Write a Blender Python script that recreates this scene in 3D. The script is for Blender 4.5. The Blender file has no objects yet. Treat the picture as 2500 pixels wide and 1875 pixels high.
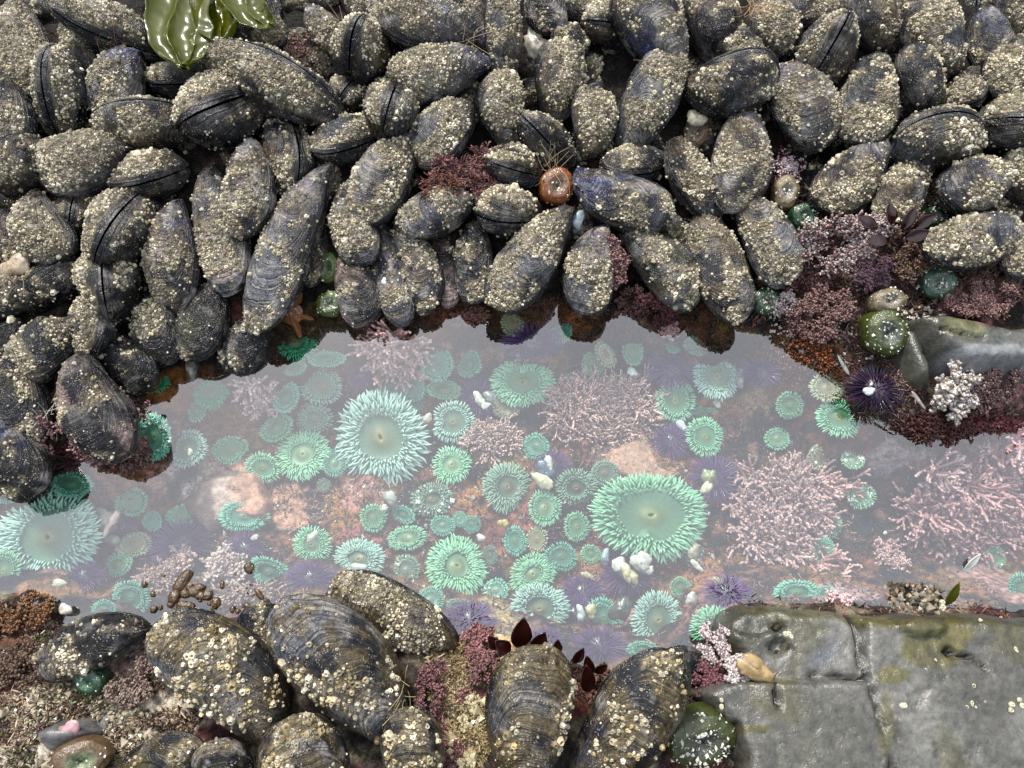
QUICK = False
import bpy, math, random
import numpy as np
from mathutils import Vector, Matrix

S = bpy.context.scene
COL = S.collection
rng = np.random.default_rng(7)
R = math.radians

# ------------------------------------------------------------------ camera
TILT = R(25); DIST = 0.90
cam_d = bpy.data.cameras.new("camera"); cam_d.lens = 26.0; cam_d.sensor_width = 36.0
cam_d.clip_start = 0.02; cam_d.clip_end = 100
cam = bpy.data.objects.new("camera", cam_d); COL.objects.link(cam)
CAM = np.array([0.0, -DIST * math.sin(TILT), DIST * math.cos(TILT)])
cam.location = CAM; cam.rotation_euler = (TILT, 0, 0)
S.camera = cam
RT = np.array([1.0, 0, 0]); UP = np.array([0, math.cos(TILT), math.sin(TILT)])
NM = np.array([0, -math.sin(TILT), math.cos(TILT)])      # towards the camera
FPX = 26.0 / 36.0 * 2500

def at(px, py, z=0.0):
    """point of the horizontal plane at height z seen at pixel (px, py) of the 2500 x 1875 photograph"""
    d = ((px - 1250) / FPX) * RT + ((937.5 - py) / FPX) * UP - NM
    return CAM + d * ((z - CAM[2]) / d[2])
def ppm(p):
    """photo pixels per metre at point p"""
    return FPX / float(np.dot(CAM - np.asarray(p), NM))

# ------------------------------------------------------------------ light
w = bpy.data.worlds.new("World"); S.world = w; w.use_nodes = True
nt = w.node_tree; N = nt.nodes; L = nt.links
for n in list(N): N.remove(n)
SUN_EL, SUN_AZ = R(51), R(-27)
sky = N.new("ShaderNodeTexSky"); sky.sky_type = 'NISHITA'; sky.sun_disc = False
sky.sun_elevation = SUN_EL; sky.sun_rotation = SUN_AZ
bg1 = N.new("ShaderNodeBackground"); bg1.inputs[1].default_value = 0.05
L.new(sky.outputs[0], bg1.inputs[0])
tc = N.new("ShaderNodeTexCoord"); sx = N.new("ShaderNodeSeparateXYZ")
L.new(tc.outputs["Generated"], sx.inputs[0])
cr = N.new("ShaderNodeValToRGB"); cr.color_ramp.elements[0].position = 0.0
cr.color_ramp.elements[0].color = (0.05, 0.05, 0.055, 1); e_ = cr.color_ramp.elements.new(0.42); e_.color = (0.09, 0.093, 0.10, 1)
cr.color_ramp.elements[2].position = 0.74; cr.color_ramp.elements[2].color = (1.0, 1.01, 1.06, 1)
L.new(sx.outputs[2], cr.inputs[0])
cn = N.new("ShaderNodeTexNoise"); cn.inputs["Scale"].default_value = 1.6; cn.inputs["Detail"].default_value = 3
L.new(tc.outputs["Generated"], cn.inputs["Vector"])
mr = N.new("ShaderNodeMapRange"); mr.inputs[1].default_value = 0.3; mr.inputs[2].default_value = 0.7
mr.inputs[3].default_value = 0.84; mr.inputs[4].default_value = 1.10
L.new(cn.outputs[0], mr.inputs[0])
bg2 = N.new("ShaderNodeBackground"); L.new(cr.outputs[0], bg2.inputs[0])
mm = N.new("ShaderNodeMath"); mm.operation = 'MULTIPLY'; mm.inputs[1].default_value = 1.0
L.new(mr.outputs[0], mm.inputs[0]); L.new(mm.outputs[0], bg2.inputs[1])
ad = N.new("ShaderNodeAddShader"); L.new(bg1.outputs[0], ad.inputs[0]); L.new(bg2.outputs[0], ad.inputs[1])
wo = N.new("ShaderNodeOutputWorld"); L.new(ad.outputs[0], wo.inputs[0])
sd = bpy.data.lights.new("sun", 'SUN'); sd.energy = 3.4; sd.angle = R(8); sd.color = (1.0, 0.95, 0.87)
so = bpy.data.objects.new("sun", sd); COL.objects.link(so)
sdir = Vector((math.cos(SUN_EL) * math.sin(SUN_AZ), math.cos(SUN_EL) * math.cos(SUN_AZ), math.sin(SUN_EL)))
so.rotation_euler = sdir.to_track_quat('Z', 'Y').to_euler(); so.location = sdir * 3
S.view_settings.view_transform = 'Standard'; S.view_settings.look = 'None'
S.view_settings.gamma = 1; S.view_settings.use_curve_mapping = False
S.view_settings.exposure = 0.95
S.cycles.max_bounces = 6; S.cycles.transparent_max_bounces = 8
S.cycles.diffuse_bounces = 2; S.cycles.glossy_bounces = 3

# ------------------------------------------------------------------ numpy noise
_T = np.random.default_rng(3).random(1 << 16)
def _h(ix, iy, iz):
    return _T[(ix * 73856093 ^ iy * 19349663 ^ iz * 83492791) & 0xFFFF]
def vnoise(P):
    P = np.asarray(P, float); i = np.floor(P).astype(np.int64); f = P - i; f = f * f * (3 - 2 * f)
    o = 0
    for a in (0, 1):
        for b in (0, 1):
            for c in (0, 1):
                wgt = (f[..., 0] if a else 1 - f[..., 0]) * (f[..., 1] if b else 1 - f[..., 1]) * (f[..., 2] if c else 1 - f[..., 2])
                o = o + wgt * _h(i[..., 0] + a, i[..., 1] + b, i[..., 2] + c)
    return o
def fbm(P, o=3):
    s = 0; a = 0.5; t = 0; P = np.asarray(P, float)
    for k in range(o):
        s = s + a * vnoise(P + 17.3 * k); t += a; a *= 0.5; P = P * 2.03
    return s / t
def sst(a, b, x):
    t = np.clip((x - a) / (b - a), 0, 1); return t * t * (3 - 2 * t)
def mixc(a, b, m):
    return a * (1 - m[..., None]) + np.asarray(b, float) * m[..., None]
def unit(v): return v / np.maximum(np.linalg.norm(v, axis=-1, keepdims=True), 1e-9)

# ------------------------------------------------------------------ mesh builders
def mk(name, V, quads=None, tris=None, mat=None, parent=None, col=None, g=None, smooth=True, loc=None, rot=None):
    V = np.asarray(V, np.float32).reshape(-1, 3)
    me = bpy.data.meshes.new(name)
    q = np.zeros((0, 4), np.int32) if quads is None else np.asarray(quads, np.int32).reshape(-1, 4)
    t = np.zeros((0, 3), np.int32) if tris is None else np.asarray(tris, np.int32).reshape(-1, 3)
    me.vertices.add(len(V)); me.vertices.foreach_set("co", V.ravel())
    me.loops.add(q.size + t.size); me.loops.foreach_set("vertex_index", np.concatenate([q.ravel(), t.ravel()]))
    me.polygons.add(len(q) + len(t))
    st = np.concatenate([np.arange(len(q)) * 4, q.size + np.arange(len(t)) * 3]).astype(np.int32)
    me.polygons.foreach_set("loop_start", st)
    me.polygons.foreach_set("use_smooth", np.full(len(q) + len(t), smooth))
    if col is not None:
        c = np.asarray(col, np.float32).reshape(-1, 3)
        if len(c) == 1: c = np.repeat(c, len(V), 0)
        a = me.attributes.new("col", 'FLOAT_COLOR', 'POINT')
        a.data.foreach_set("color", np.hstack([c, np.ones((len(c), 1), np.float32)]).astype(np.float32).ravel())
    if g is not None:
        a = me.attributes.new("g", 'FLOAT', 'POINT'); a.data.foreach_set("value", np.asarray(g, np.float32).ravel())
    me.update(calc_edges=True); me.validate()
    if mat: me.materials.append(mat)
    o = bpy.data.objects.new(name, me); COL.objects.link(o)
    if parent is not None: o.parent = parent
    if loc is not None: o.location = loc
    if rot is not None: o.rotation_euler = rot
    return o
def empty(name, loc, M=None):
    o = bpy.data.objects.new(name, None); COL.objects.link(o); o.empty_display_size = 0.01
    if M is not None:
        m = Matrix([[float(M[r][c]) for c in range(3)] + [float(loc[r])] for r in range(3)] + [[0, 0, 0, 1]])
        o.matrix_world = m
    else: o.location = loc
    return o
def tag(o, label=None, cat=None, group=None, kind=None):
    if label: o["label"] = label
    if cat: o["category"] = cat
    if group: o["group"] = group
    if kind: o["kind"] = kind
    return o
def grid_quads(nu, nv, wrap=False, off=0):
    i = np.arange(nu - 1)[:, None]; j = np.arange(nv if wrap else nv - 1)[None]
    j2 = (j + 1) % nv
    a = i * nv + j; b = i * nv + j2; c = (i + 1) * nv + j2; d = (i + 1) * nv + j
    return (np.stack([a, b, c, d], -1).reshape(-1, 4) + off).astype(np.int32)
def chains(P, Rd, k=5, col=None):
    """tubes along N polylines of m points: P (N,m,3), Rd (N,m), col (N,m,3)"""
    Nn, m, _ = P.shape
    T = unit(np.gradient(P, axis=1))
    mean = unit(P[:, -1] - P[:, 0]); ref = np.where(np.abs(mean[:, 2:3]) < 0.85, np.array([[0, 0, 1.0]]), np.array([[1.0, 0, 0]]))
    A = unit(np.cross(T, ref[:, None])); B = np.cross(T, A)
    th = np.arange(k) * 2 * np.pi / k
    V = P[:, :, None] + Rd[:, :, None, None] * (A[:, :, None] * np.cos(th)[:, None] + B[:, :, None] * np.sin(th)[:, None])
    q = grid_quads(m, k, True)
    Q = (q[None] + (np.arange(Nn) * m * k)[:, None, None]).reshape(-1, 4)
    C = None if col is None else np.repeat(col[:, :, None], k, 2).reshape(-1, 3)
    return V.reshape(-1, 3), Q, C
def lathe(prof, n=24, f=None):
    prof = np.asarray(prof, float); th = np.arange(n) * 2 * np.pi / n
    r = prof[:, 0][:, None] * (1 if f is None else f(th)[None])
    V = np.stack([r * np.cos(th), r * np.sin(th), np.repeat(prof[:, 1][:, None], n, 1)], -1)
    return V.reshape(-1, 3), grid_quads(len(prof), n, True)

# ------------------------------------------------------------------ materials
def material(name):
    m = bpy.data.materials.new(name); m.use_nodes = True
    b = m.node_tree.nodes["Principled BSDF"]; return m, m.node_tree, b
def colmat(name, rough=0.5, coat=0.0, coat_r=0.12, spec=0.5, nscale=60, ncon=0.35, bump=0.3, bscale=200, bdist=0.0006, sss=0.0, rings=False, speck=0.0):
    m, t, b = material(name); n = t.nodes; l = t.links
    at_ = n.new("ShaderNodeAttribute"); at_.attribute_name = "col"
    tcn = n.new("ShaderNodeTexCoord")
    nz = n.new("ShaderNodeTexNoise"); nz.inputs["Scale"].default_value = nscale; nz.inputs["Detail"].default_value = 5; nz.inputs["Roughness"].default_value = 0.7
    l.new(tcn.outputs["Object"], nz.inputs["Vector"])
    r = n.new("ShaderNodeMapRange"); r.inputs[1].default_value = 0.3; r.inputs[2].default_value = 0.7
    r.inputs[3].default_value = 1 - ncon; r.inputs[4].default_value = 1 + ncon; r.clamp = True
    l.new(nz.outputs[0], r.inputs[0])
    mx = n.new("ShaderNodeVectorMath"); mx.operation = 'SCALE'
    l.new(at_.outputs["Color"], mx.inputs[0]); l.new(r.outputs[0], mx.inputs["Scale"])
    colout = mx.outputs[0]
    nb = n.new("ShaderNodeTexNoise"); nb.inputs["Scale"].default_value = bscale; nb.inputs["Detail"].default_value = 4; nb.inputs["Roughness"].default_value = 0.65
    l.new(tcn.outputs["Object"], nb.inputs["Vector"])
    h = nb.outputs[0]
    if rings:
        ga = n.new("ShaderNodeAttribute"); ga.attribute_name = "g"
        mu = n.new("ShaderNodeMath"); mu.operation = 'MULTIPLY_ADD'; mu.inputs[1].default_value = 1.0
        l.new(ga.outputs["Fac"], mu.inputs[0])
        nd = n.new("ShaderNodeTexNoise"); nd.inputs["Scale"].default_value = 45; nd.inputs["Detail"].default_value = 2
        l.new(tcn.outputs["Object"], nd.inputs["Vector"])
        md = n.new("ShaderNodeMath"); md.operation = 'MULTIPLY'; md.inputs[1].default_value = 0.05
        l.new(nd.outputs[0], md.inputs[0]); l.new(md.outputs[0], mu.inputs[2])
        cv = n.new("ShaderNodeCombineXYZ"); l.new(mu.outputs[0], cv.inputs[0])
        nr = n.new("ShaderNodeTexNoise"); nr.noise_dimensions = '1D'; nr.inputs["Scale"].default_value = 45; nr.inputs["Detail"].default_value = 4; nr.inputs["Roughness"].default_value = 0.7
        l.new(mu.outputs[0], nr.inputs["W"])
        m2 = n.new("ShaderNodeMath"); m2.operation = 'MULTIPLY_ADD'; m2.inputs[1].default_value = 1.9
        l.new(nr.outputs[0], m2.inputs[0]); l.new(nb.outputs[0], m2.inputs[2]); h = m2.outputs[0]
        # growth lines also carry colour: pale worn ridges, dark skin in the grooves
        r2 = n.new("ShaderNodeMapRange"); r2.inputs[1].default_value = 0.35; r2.inputs[2].default_value = 0.68
        r2.inputs[3].default_value = 0.45; r2.inputs[4].default_value = 1.6
        l.new(nr.outputs[0], r2.inputs[0])
        mx2 = n.new("ShaderNodeVectorMath"); mx2.operation = 'SCALE'
        l.new(colout, mx2.inputs[0]); l.new(r2.outputs[0], mx2.inputs["Scale"]); colout = mx2.outputs[0]
    if speck > 0:
        # pale silt and pin-head barnacles
        vo = n.new("ShaderNodeTexVoronoi"); vo.inputs["Scale"].default_value = 520
        l.new(tcn.outputs["Object"], vo.inputs["Vector"])
        lt = n.new("ShaderNodeMath"); lt.operation = 'LESS_THAN'; lt.inputs[1].default_value = 0.30
        l.new(vo.outputs["Distance"], lt.inputs[0])
        n3 = n.new("ShaderNodeTexNoise"); n3.inputs["Scale"].default_value = 110; n3.inputs["Detail"].default_value = 3
        l.new(tcn.outputs["Object"], n3.inputs["Vector"])
        r3 = n.new("ShaderNodeMapRange"); r3.inputs[1].default_value = 0.50; r3.inputs[2].default_value = 0.60
        r3.inputs[4].default_value = speck
        l.new(n3.outputs[0], r3.inputs[0])
        m3 = n.new("ShaderNodeMath"); m3.operation = 'MULTIPLY'; l.new(lt.outputs[0], m3.inputs[0]); l.new(r3.outputs[0], m3.inputs[1])
        mc = n.new("ShaderNodeMix"); mc.data_type = 'RGBA'
        l.new(m3.outputs[0], mc.inputs[0]); l.new(colout, mc.inputs[6]); mc.inputs[7].default_value = (0.34, 0.30, 0.22, 1); colout = mc.outputs[2]
    l.new(colout, b.inputs["Base Color"])
    bm = n.new("ShaderNodeBump"); bm.inputs["Strength"].default_value = bump; bm.inputs["Distance"].default_value = bdist
    l.new(h, bm.inputs["Height"]); l.new(bm.outputs[0], b.inputs["Normal"])
    b.inputs["Roughness"].default_value = rough; b.inputs["Specular IOR Level"].default_value = spec
    b.inputs["Coat Weight"].default_value = coat; b.inputs["Coat Roughness"].default_value = coat_r
    if coat > 0: l.new(bm.outputs[0], b.inputs["Coat Normal"])
    if sss > 0:
        b.inputs["Subsurface Weight"].default_value = sss; b.inputs["Subsurface Radius"].default_value = (0.4, 1.0, 0.6)
        b.inputs["Subsurface Scale"].default_value = 0.003
    return m
M_SHELL = colmat("mussel_shell", 0.27, 0.0, 0.2, spec=0.36, nscale=230, ncon=0.85, bump=1.0, bscale=420, bdist=0.0011, rings=True, speck=0.8)
M_BARN = colmat("barnacle_plate", 0.55, 0.0, 0.2, spec=.35, nscale=500, ncon=0.35, bump=0.6, bscale=900, bdist=0.0004)
M_SOFT = colmat("anemone_flesh", 0.45, 0.0, nscale=250, ncon=0.12, bump=0.2, bscale=500, bdist=0.0003, sss=0.0)
M_WET = colmat("wet_flesh", 0.3, 0.2, 0.06, nscale=260, ncon=0.5, bump=0.9, bscale=330, bdist=0.0013)
M_SPINE = colmat("urchin_spine", 0.4, 0.2, nscale=600, ncon=0.25, bump=0.1, bscale=900)
M_CORAL = colmat("coralline", 0.6, 0.1, nscale=400, ncon=0.3, bump=0.5, bscale=700, bdist=0.0005)
M_SHARD = colmat("shell_shard", 0.35, 0.3, 0.15, nscale=150, ncon=0.3, bump=0.5, bscale=220, bdist=0.0008)
M_GROUND = colmat("encrusted_rock", 0.6, 0.0, 0.2, spec=.12, nscale=140, ncon=0.9, bump=1.0, bscale=190, bdist=0.005, speck=0.12)
M_SLAB = colmat("wet_slate", 0.30, 0.25, 0.13, spec=.4, nscale=150, ncon=0.45, bump=.7, bscale=240, bdist=0.0016, speck=.05)
M_CRUST = colmat("pink_crust", 0.6, 0.1, nscale=140, ncon=0.6, bump=1.0, bscale=200, bdist=0.004)

def blade_mat(name, colr, tr, rough=0.2, coat=0.3):
    m = bpy.data.materials.new(name); m.use_nodes = True; t = m.node_tree; n = t.nodes; l = t.links
    b = n["Principled BSDF"]; nz = n.new("ShaderNodeTexNoise"); nz.inputs["Scale"].default_value = 30; nz.inputs["Detail"].default_value = 4
    tcn = n.new("ShaderNodeTexCoord"); l.new(tcn.outputs["Object"], nz.inputs["Vector"])
    mc = n.new("ShaderNodeMix"); mc.data_type = 'RGBA'; l.new(nz.outputs[0], mc.inputs[0])
    mc.inputs[6].default_value = (*[c * 0.6 for c in colr], 1); mc.inputs[7].default_value = (*[min(1, c * 1.4) for c in colr], 1)
    l.new(mc.outputs[2], b.inputs["Base Color"]); b.inputs["Roughness"].default_value = rough
    b.inputs["Coat Weight"].default_value = coat; b.inputs["Coat Roughness"].default_value = 0.04
    tl = n.new("ShaderNodeBsdfTranslucent"); tl.inputs[0].default_value = (*tr, 1)
    mx = n.new("ShaderNodeMixShader"); mx.inputs[0].default_value = 0.35
    l.new(b.outputs[0], mx.inputs[1]); l.new(tl.outputs[0], mx.inputs[2]); l.new(mx.outputs[0], n["Material Output"].inputs[0])
    return m
M_KELP = blade_mat("olive_blade", (0.065, 0.072, 0.004), (0.30, 0.33, 0.02), 0.24, 0.2)
M_REDBLADE = blade_mat("dark_red_blade", (0.022, 0.005, 0.004), (0.14, 0.025, 0.01), 0.1, 0.4)

# water: clear surface that mirrors the sky by its angle
M_WATER = bpy.data.materials.new("water"); M_WATER.use_nodes = True
t = M_WATER.node_tree; n = t.nodes; l = t.links; n.remove(n["Principled BSDF"])
ge = n.new("ShaderNodeNewGeometry"); dp = n.new("ShaderNodeVectorMath"); dp.operation = 'DOT_PRODUCT'
l.new(ge.outputs["Normal"], dp.inputs[0]); l.new(ge.outputs["Incoming"], dp.inputs[1])
ab = n.new("ShaderNodeMath"); ab.operation = 'ABSOLUTE'; l.new(dp.outputs["Value"], ab.inputs[0])
om = n.new("ShaderNodeMath"); om.operation = 'SUBTRACT'; om.inputs[0].default_value = 1; l.new(ab.outputs[0], om.inputs[1])
pw = n.new("ShaderNodeMath"); pw.operation = 'POWER'; pw.inputs[1].default_value = 5; l.new(om.outputs[0], pw.inputs[0])
R0W = 0.112
fr = n.new("ShaderNodeMath"); fr.operation = 'MULTIPLY_ADD'; fr.inputs[1].default_value = 1 - R0W; fr.inputs[2].default_value = R0W; l.new(pw.outputs[0], fr.inputs[0])
tr = n.new("ShaderNodeBsdfTransparent"); tr.inputs[0].default_value = (0.90, 0.98, 0.95, 1)
gl = n.new("ShaderNodeBsdfGlossy"); gl.inputs["Roughness"].default_value = 0.0; gl.inputs[0].default_value = (1, 1, 1, 1)
tcn = n.new("ShaderNodeTexCoord")
nz = n.new("ShaderNodeTexNoise"); nz.inputs["Scale"].default_value = 9; nz.inputs["Detail"].default_value = 2
l.new(tcn.outputs["Object"], nz.inputs["Vector"])
bm = n.new("ShaderNodeBump"); bm.inputs["Strength"].default_value = 0.10; bm.inputs["Distance"].default_value = 0.004
l.new(nz.outputs[0], bm.inputs["Height"]); l.new(bm.outputs[0], gl.inputs["Normal"])
mx = n.new("ShaderNodeMixShader"); l.new(fr.outputs[0], mx.inputs[0]); l.new(tr.outputs[0], mx.inputs[1]); l.new(gl.outputs[0], mx.inputs[2])
l.new(mx.outputs[0], n["Material Output"].inputs[0])
# ------------------------------------------------------------------ terrain
UPPER = [(-700, 1200), (-100, 1200), (40, 1190), (105, 1130), (170, 1100), (250, 1110), (310, 1060), (345, 960), (380, 900), (440, 860), (520, 870), (560, 880), (640, 830), (690, 790), (760, 770), (840, 775), (910, 775), (1000, 765), (1090, 745), (1200, 725), (1290, 745), (1380, 735), (1470, 745), (1560, 745), (1700, 740), (1760, 790), (1830, 790), (1930, 820), (1990, 880), (2070, 920), (2110, 980), (2170, 1030), (2280, 1065), (2380, 1045), (2500, 1030), (2700, 1010), (3400, 1000)]
LOWER = [(3400, 1500), (2500, 1490), (2150, 1480), (1950, 1470), (1790, 1475), (1770, 1520), (1740, 1560), (1690, 1600), (1660, 1620), (1500, 1645), (1400, 1625), (1300, 1570), (1180, 1550), (1110, 1560), (1080, 1540), (830, 1470), (700, 1465), (620, 1500), (520, 1520), (430, 1500), (380, 1545), (340, 1560), (250, 1500), (150, 1530), (90, 1500), (50, 1450), (-100, 1450), (-700, 1450)]
POOL = np.array([at(x, y, 0)[:2] for x, y in UPPER + LOWER])
def sdist(X, Y, poly):
    """signed distance, positive inside"""
    A = poly; B = np.roll(poly, -1, 0); d2 = np.full(X.shape, 1e9); ins = np.zeros(X.shape, bool)
    for (ax, ay), (bx, by) in zip(A, B):
        ex, ey = bx - ax, by - ay; wx, wy = X - ax, Y - ay
        t_ = np.clip((wx * ex + wy * ey) / (ex * ex + ey * ey + 1e-12), 0, 1)
        d2 = np.minimum(d2, (wx - ex * t_) ** 2 + (wy - ey * t_) ** 2)
        c = (ay > Y) != (by > Y)
        ins ^= c & (X < (bx - ax) * (Y - ay) / (by - ay + 1e-12) + ax)
    return np.where(ins, 1, -1) * np.sqrt(d2)
def Hxy(X, Y):
    X = np.asarray(X, float); Y = np.asarray(Y, float)
    d = sdist(X, Y, POOL)
    P = np.stack([X, Y, X * 0], -1)
    dep = 0.085 * sst(0, 0.075, d) + 0.0
    low = np.minimum(0.028, -d * 0.9)                       # near bank
    hig = np.minimum(0.035, -d * 0.55) + np.minimum(0.10, np.maximum(0, -d - 0.06) * 0.28)
    out = np.where(Y > 0.0, hig, low)
    z = np.where(d > 0, -dep - 0.012 * np.clip(d / .02, 0, 1), out)
    rel = (fbm(P * 22, 3) - 0.5) * 0.030 * np.clip(np.abs(d) / 0.03, 0.15, 1) + (fbm(P * 90 + 5, 2) - 0.5) * 0.008
    return z + rel
def ground(px, py):
    z = 0.0
    for _ in range(6):
        p = at(px, py, z); z = 0.5 * z + 0.5 * float(Hxy(p[0], p[1]))
    return z
M_BLOBS = [
 # px, py, rx, ry, colour: crusts of algae and stains that belong to the rock
 (540, 1200, 95, 75, (0.42, 0.30, 0.27)), (590, 1170, 80, 60, (0.45, 0.24, 0.17)), (700, 1230, 70, 60, (0.40, 0.20, 0.14)), (365, 1165, 28, 28, (0.40, 0.18, 0.15)),
 (300, 1200, 90, 40, (0.22, 0.09, 0.05)), (560, 1060, 60, 45, (0.25, 0.10, 0.04)), (850, 1230, 60, 90, (0.26, 0.11, 0.03)), (870, 1200, 50, 40, (0.36, 0.16, 0.13)),
 (900, 1310, 70, 40, (0.26, 0.09, 0.08)), (1130, 1200, 60, 50, (0.28, 0.12, 0.03)), (1180, 1250, 80, 40, (0.24, 0.10, 0.03)), (1540, 1100, 70, 45, (0.40, 0.24, 0.17)), (1600, 1140, 60, 30, (0.30, 0.14, 0.05)),
 (1250, 1290, 90, 60, (0.22, 0.07, 0.05)), (1480, 1310, 60, 40, (0.22, 0.07, 0.06)), (1440, 1420, 120, 50, (0.25, 0.11, 0.05)), (1600, 1440, 130, 45, (0.24, 0.10, 0.05)), (1730, 1400, 60, 60, (0.26, 0.10, 0.05)), (1720, 1490, 60, 50, (0.30, 0.12, 0.10)), (1520, 1470, 40, 50, (0.34, 0.14, 0.14)),
 (1855, 980, 50, 40, (0.36, 0.20, 0.11)), (1750, 990, 60, 30, (0.28, 0.12, 0.04)), (1960, 940, 60, 30, (0.22, 0.10, 0.06)), (1220, 1510, 50, 70, (0.36, 0.24, 0.12)), (1090, 1190, 40, 60, (0.20, 0.09, 0.06)), (200, 1440, 110, 25, (0.24, 0.11, 0.05)),
 (1920, 860, 60, 50, (0.20, 0.06, 0.012)), (2000, 900, 80, 50, (0.22, 0.07, 0.012)), (2040, 960, 50, 30, (0.14, 0.04, 0.02)), (2250, 1050, 120, 40, (0.07, 0.02, 0.015)), (2400, 1050, 90, 40, (0.09, 0.012, 0.015)),
 (1420, 800, 60, 30, (0.20, 0.06, 0.015)), (430, 960, 60, 60, (0.20, 0.07, 0.02)), (630, 860, 80, 60, (0.05, 0.022, 0.012)), (570, 760, 60, 60, (0.06, 0.025, 0.02)), (1060, 770, 60, 30, (0.10, 0.03, 0.015)), (780, 800, 120, 40, (0.045, 0.028, 0.012)), (1240, 780, 60, 40, (0.09, 0.03, 0.01)),
 (2420, 1130, 90, 50, (0.20, 0.10, 0.10)), (2450, 1420, 80, 60, (0.30, 0.16, 0.15)), (2060, 1440, 70, 30, (0.32, 0.18, 0.18)), (2180, 1110, 60, 30, (0.26, 0.17, 0.18)),
 (240, 1640, 120, 60, (0.20, 0.14, 0.09)), (330, 1620, 90, 50, (0.16, 0.11, 0.10)), (400, 1740, 130, 90, (0.30, 0.26, 0.20)), (250, 1780, 90, 60, (0.11, 0.11, 0.11)), (60, 1750, 80, 30, (0.36, 0.32, 0.20)), (150, 1790, 110, 50, (0.07, 0.075, 0.06)), (40, 1800, 60, 60, (0.05, 0.06, 0.02)), (480, 1640, 60, 50, (0.26, 0.20, 0.15)), (60, 1860, 90, 60, (0.30, 0.27, 0.22)),
 (1130, 1680, 70, 90, (0.20, 0.15, 0.08)), (1090, 1790, 60, 60, (0.26, 0.20, 0.12)), (1180, 1640, 60, 40, (0.20, 0.17, 0.11)), (60, 1560, 120, 70, (0.06, 0.03, 0.02)), (1430, 1690, 80, 80, (0.07, 0.022, 0.016)), (1620, 1650, 60, 30, (0.04, 0.03, 0.02)), (1790, 1640, 70, 60, (0.06, 0.025, 0.03)),
 (2060, 620, 150, 100, (0.09, 0.05, 0.045)), (2000, 770, 90, 90, (0.10, 0.055, 0.045)), (2150, 800, 110, 90, (0.07, 0.055, 0.04)), (2400, 720, 110, 60, (0.17, 0.085, 0.08)), (2260, 900, 100, 50, (0.10, 0.06, 0.05)), (2440, 930, 80, 50, (0.18, 0.09, 0.09)),
]
def build_terrain():
    def axis(a, b, c, d, n, e):
        return np.concatenate([np.linspace(a, b, e, endpoint=False), np.linspace(b, c, n, endpoint=False), np.linspace(c, d, e + 1)])
    xs = axis(-3.0, -1.0, 1.0, 3.0, 470, 16); ys = axis(-3.0, -0.50, 0.95, 3.2, 350, 16)
    X, Y = np.meshgrid(xs, ys, indexing='ij'); Z = Hxy(X, Y)
    P = np.stack([X, Y, Z], -1)
    n1 = fbm(P * 26 + 3, 3); n2 = fbm(P * 60 + 9, 3); n3 = fbm(P * 14 + 31, 3)
    below = sst(0.004, -0.006, Z)
    top = np.zeros(P.shape) + (0.007, 0.0055, 0.0045)
    top = mixc(top, (0.03, 0.017, 0.012), sst(.55, .75, n1) * .7)
    nearb = sst(.05, -.05, Y)[..., None]; top = top * (1 - nearb) + nearb * mixc(mixc(top * 4, (.13, .11, .075), sst(.5, .62, n2)), (.05, .02, .02), sst(.55, .65, n1))
    sea = np.zeros(P.shape) + (0.026, 0.018, 0.016)
    sea = mixc(sea, (0.16, 0.055, 0.03), sst(.50, .62, n1)); sea = mixc(sea, (0.30, 0.15, 0.12), sst(.62, .70, n2) * .6)
    sea = mixc(sea, (0.20, 0.10, 0.03), sst(.58, .66, n3) * .7); sea = mixc(sea, (0.012, 0.014, 0.018), sst(.48, .36, n2))
    C = top * (1 - below[..., None]) + sea * below[..., None]
    nz = (fbm(P * 55 + 70, 3) - .5)
    for px, py, rx, ry, c in M_BLOBS:
        z = ground(px, py); p = at(px, py, z); k = 1 / ppm(p)
        q = np.sqrt(((X - p[0]) / (rx * k)) ** 2 + ((Y - p[1]) / (ry * k)) ** 2) + nz * 2.2
        C = mixc(C, c, sst(1.05, 0.80, q))
    C = C * (1 - .1 * below)[..., None] * (0.35 + 1.3 * fbm(P * 130, 2))[..., None]
    o = mk("tide_pool_bed", P, grid_quads(len(xs), len(ys)), mat=M_GROUND, col=C); tag(o, kind="structure")
build_terrain()
W = mk("water", [(-3, -3, 0), (3, -3, 0), (3, 3.2, 0), (-3, 3.2, 0)], [(0, 1, 2, 3)], mat=M_WATER, smooth=False); tag(W, kind="structure")

# ------------------------------------------------------------------ registry used to write labels
THINGS = []     # (object, px, py, phrase, noun, explicit label)
def reg(o, px, py, phrase, noun, group=None, label=None):
    o["category"] = noun
    if group: o["group"] = group
    THINGS.append([o, px, py, phrase, noun, label])
    return o

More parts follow.
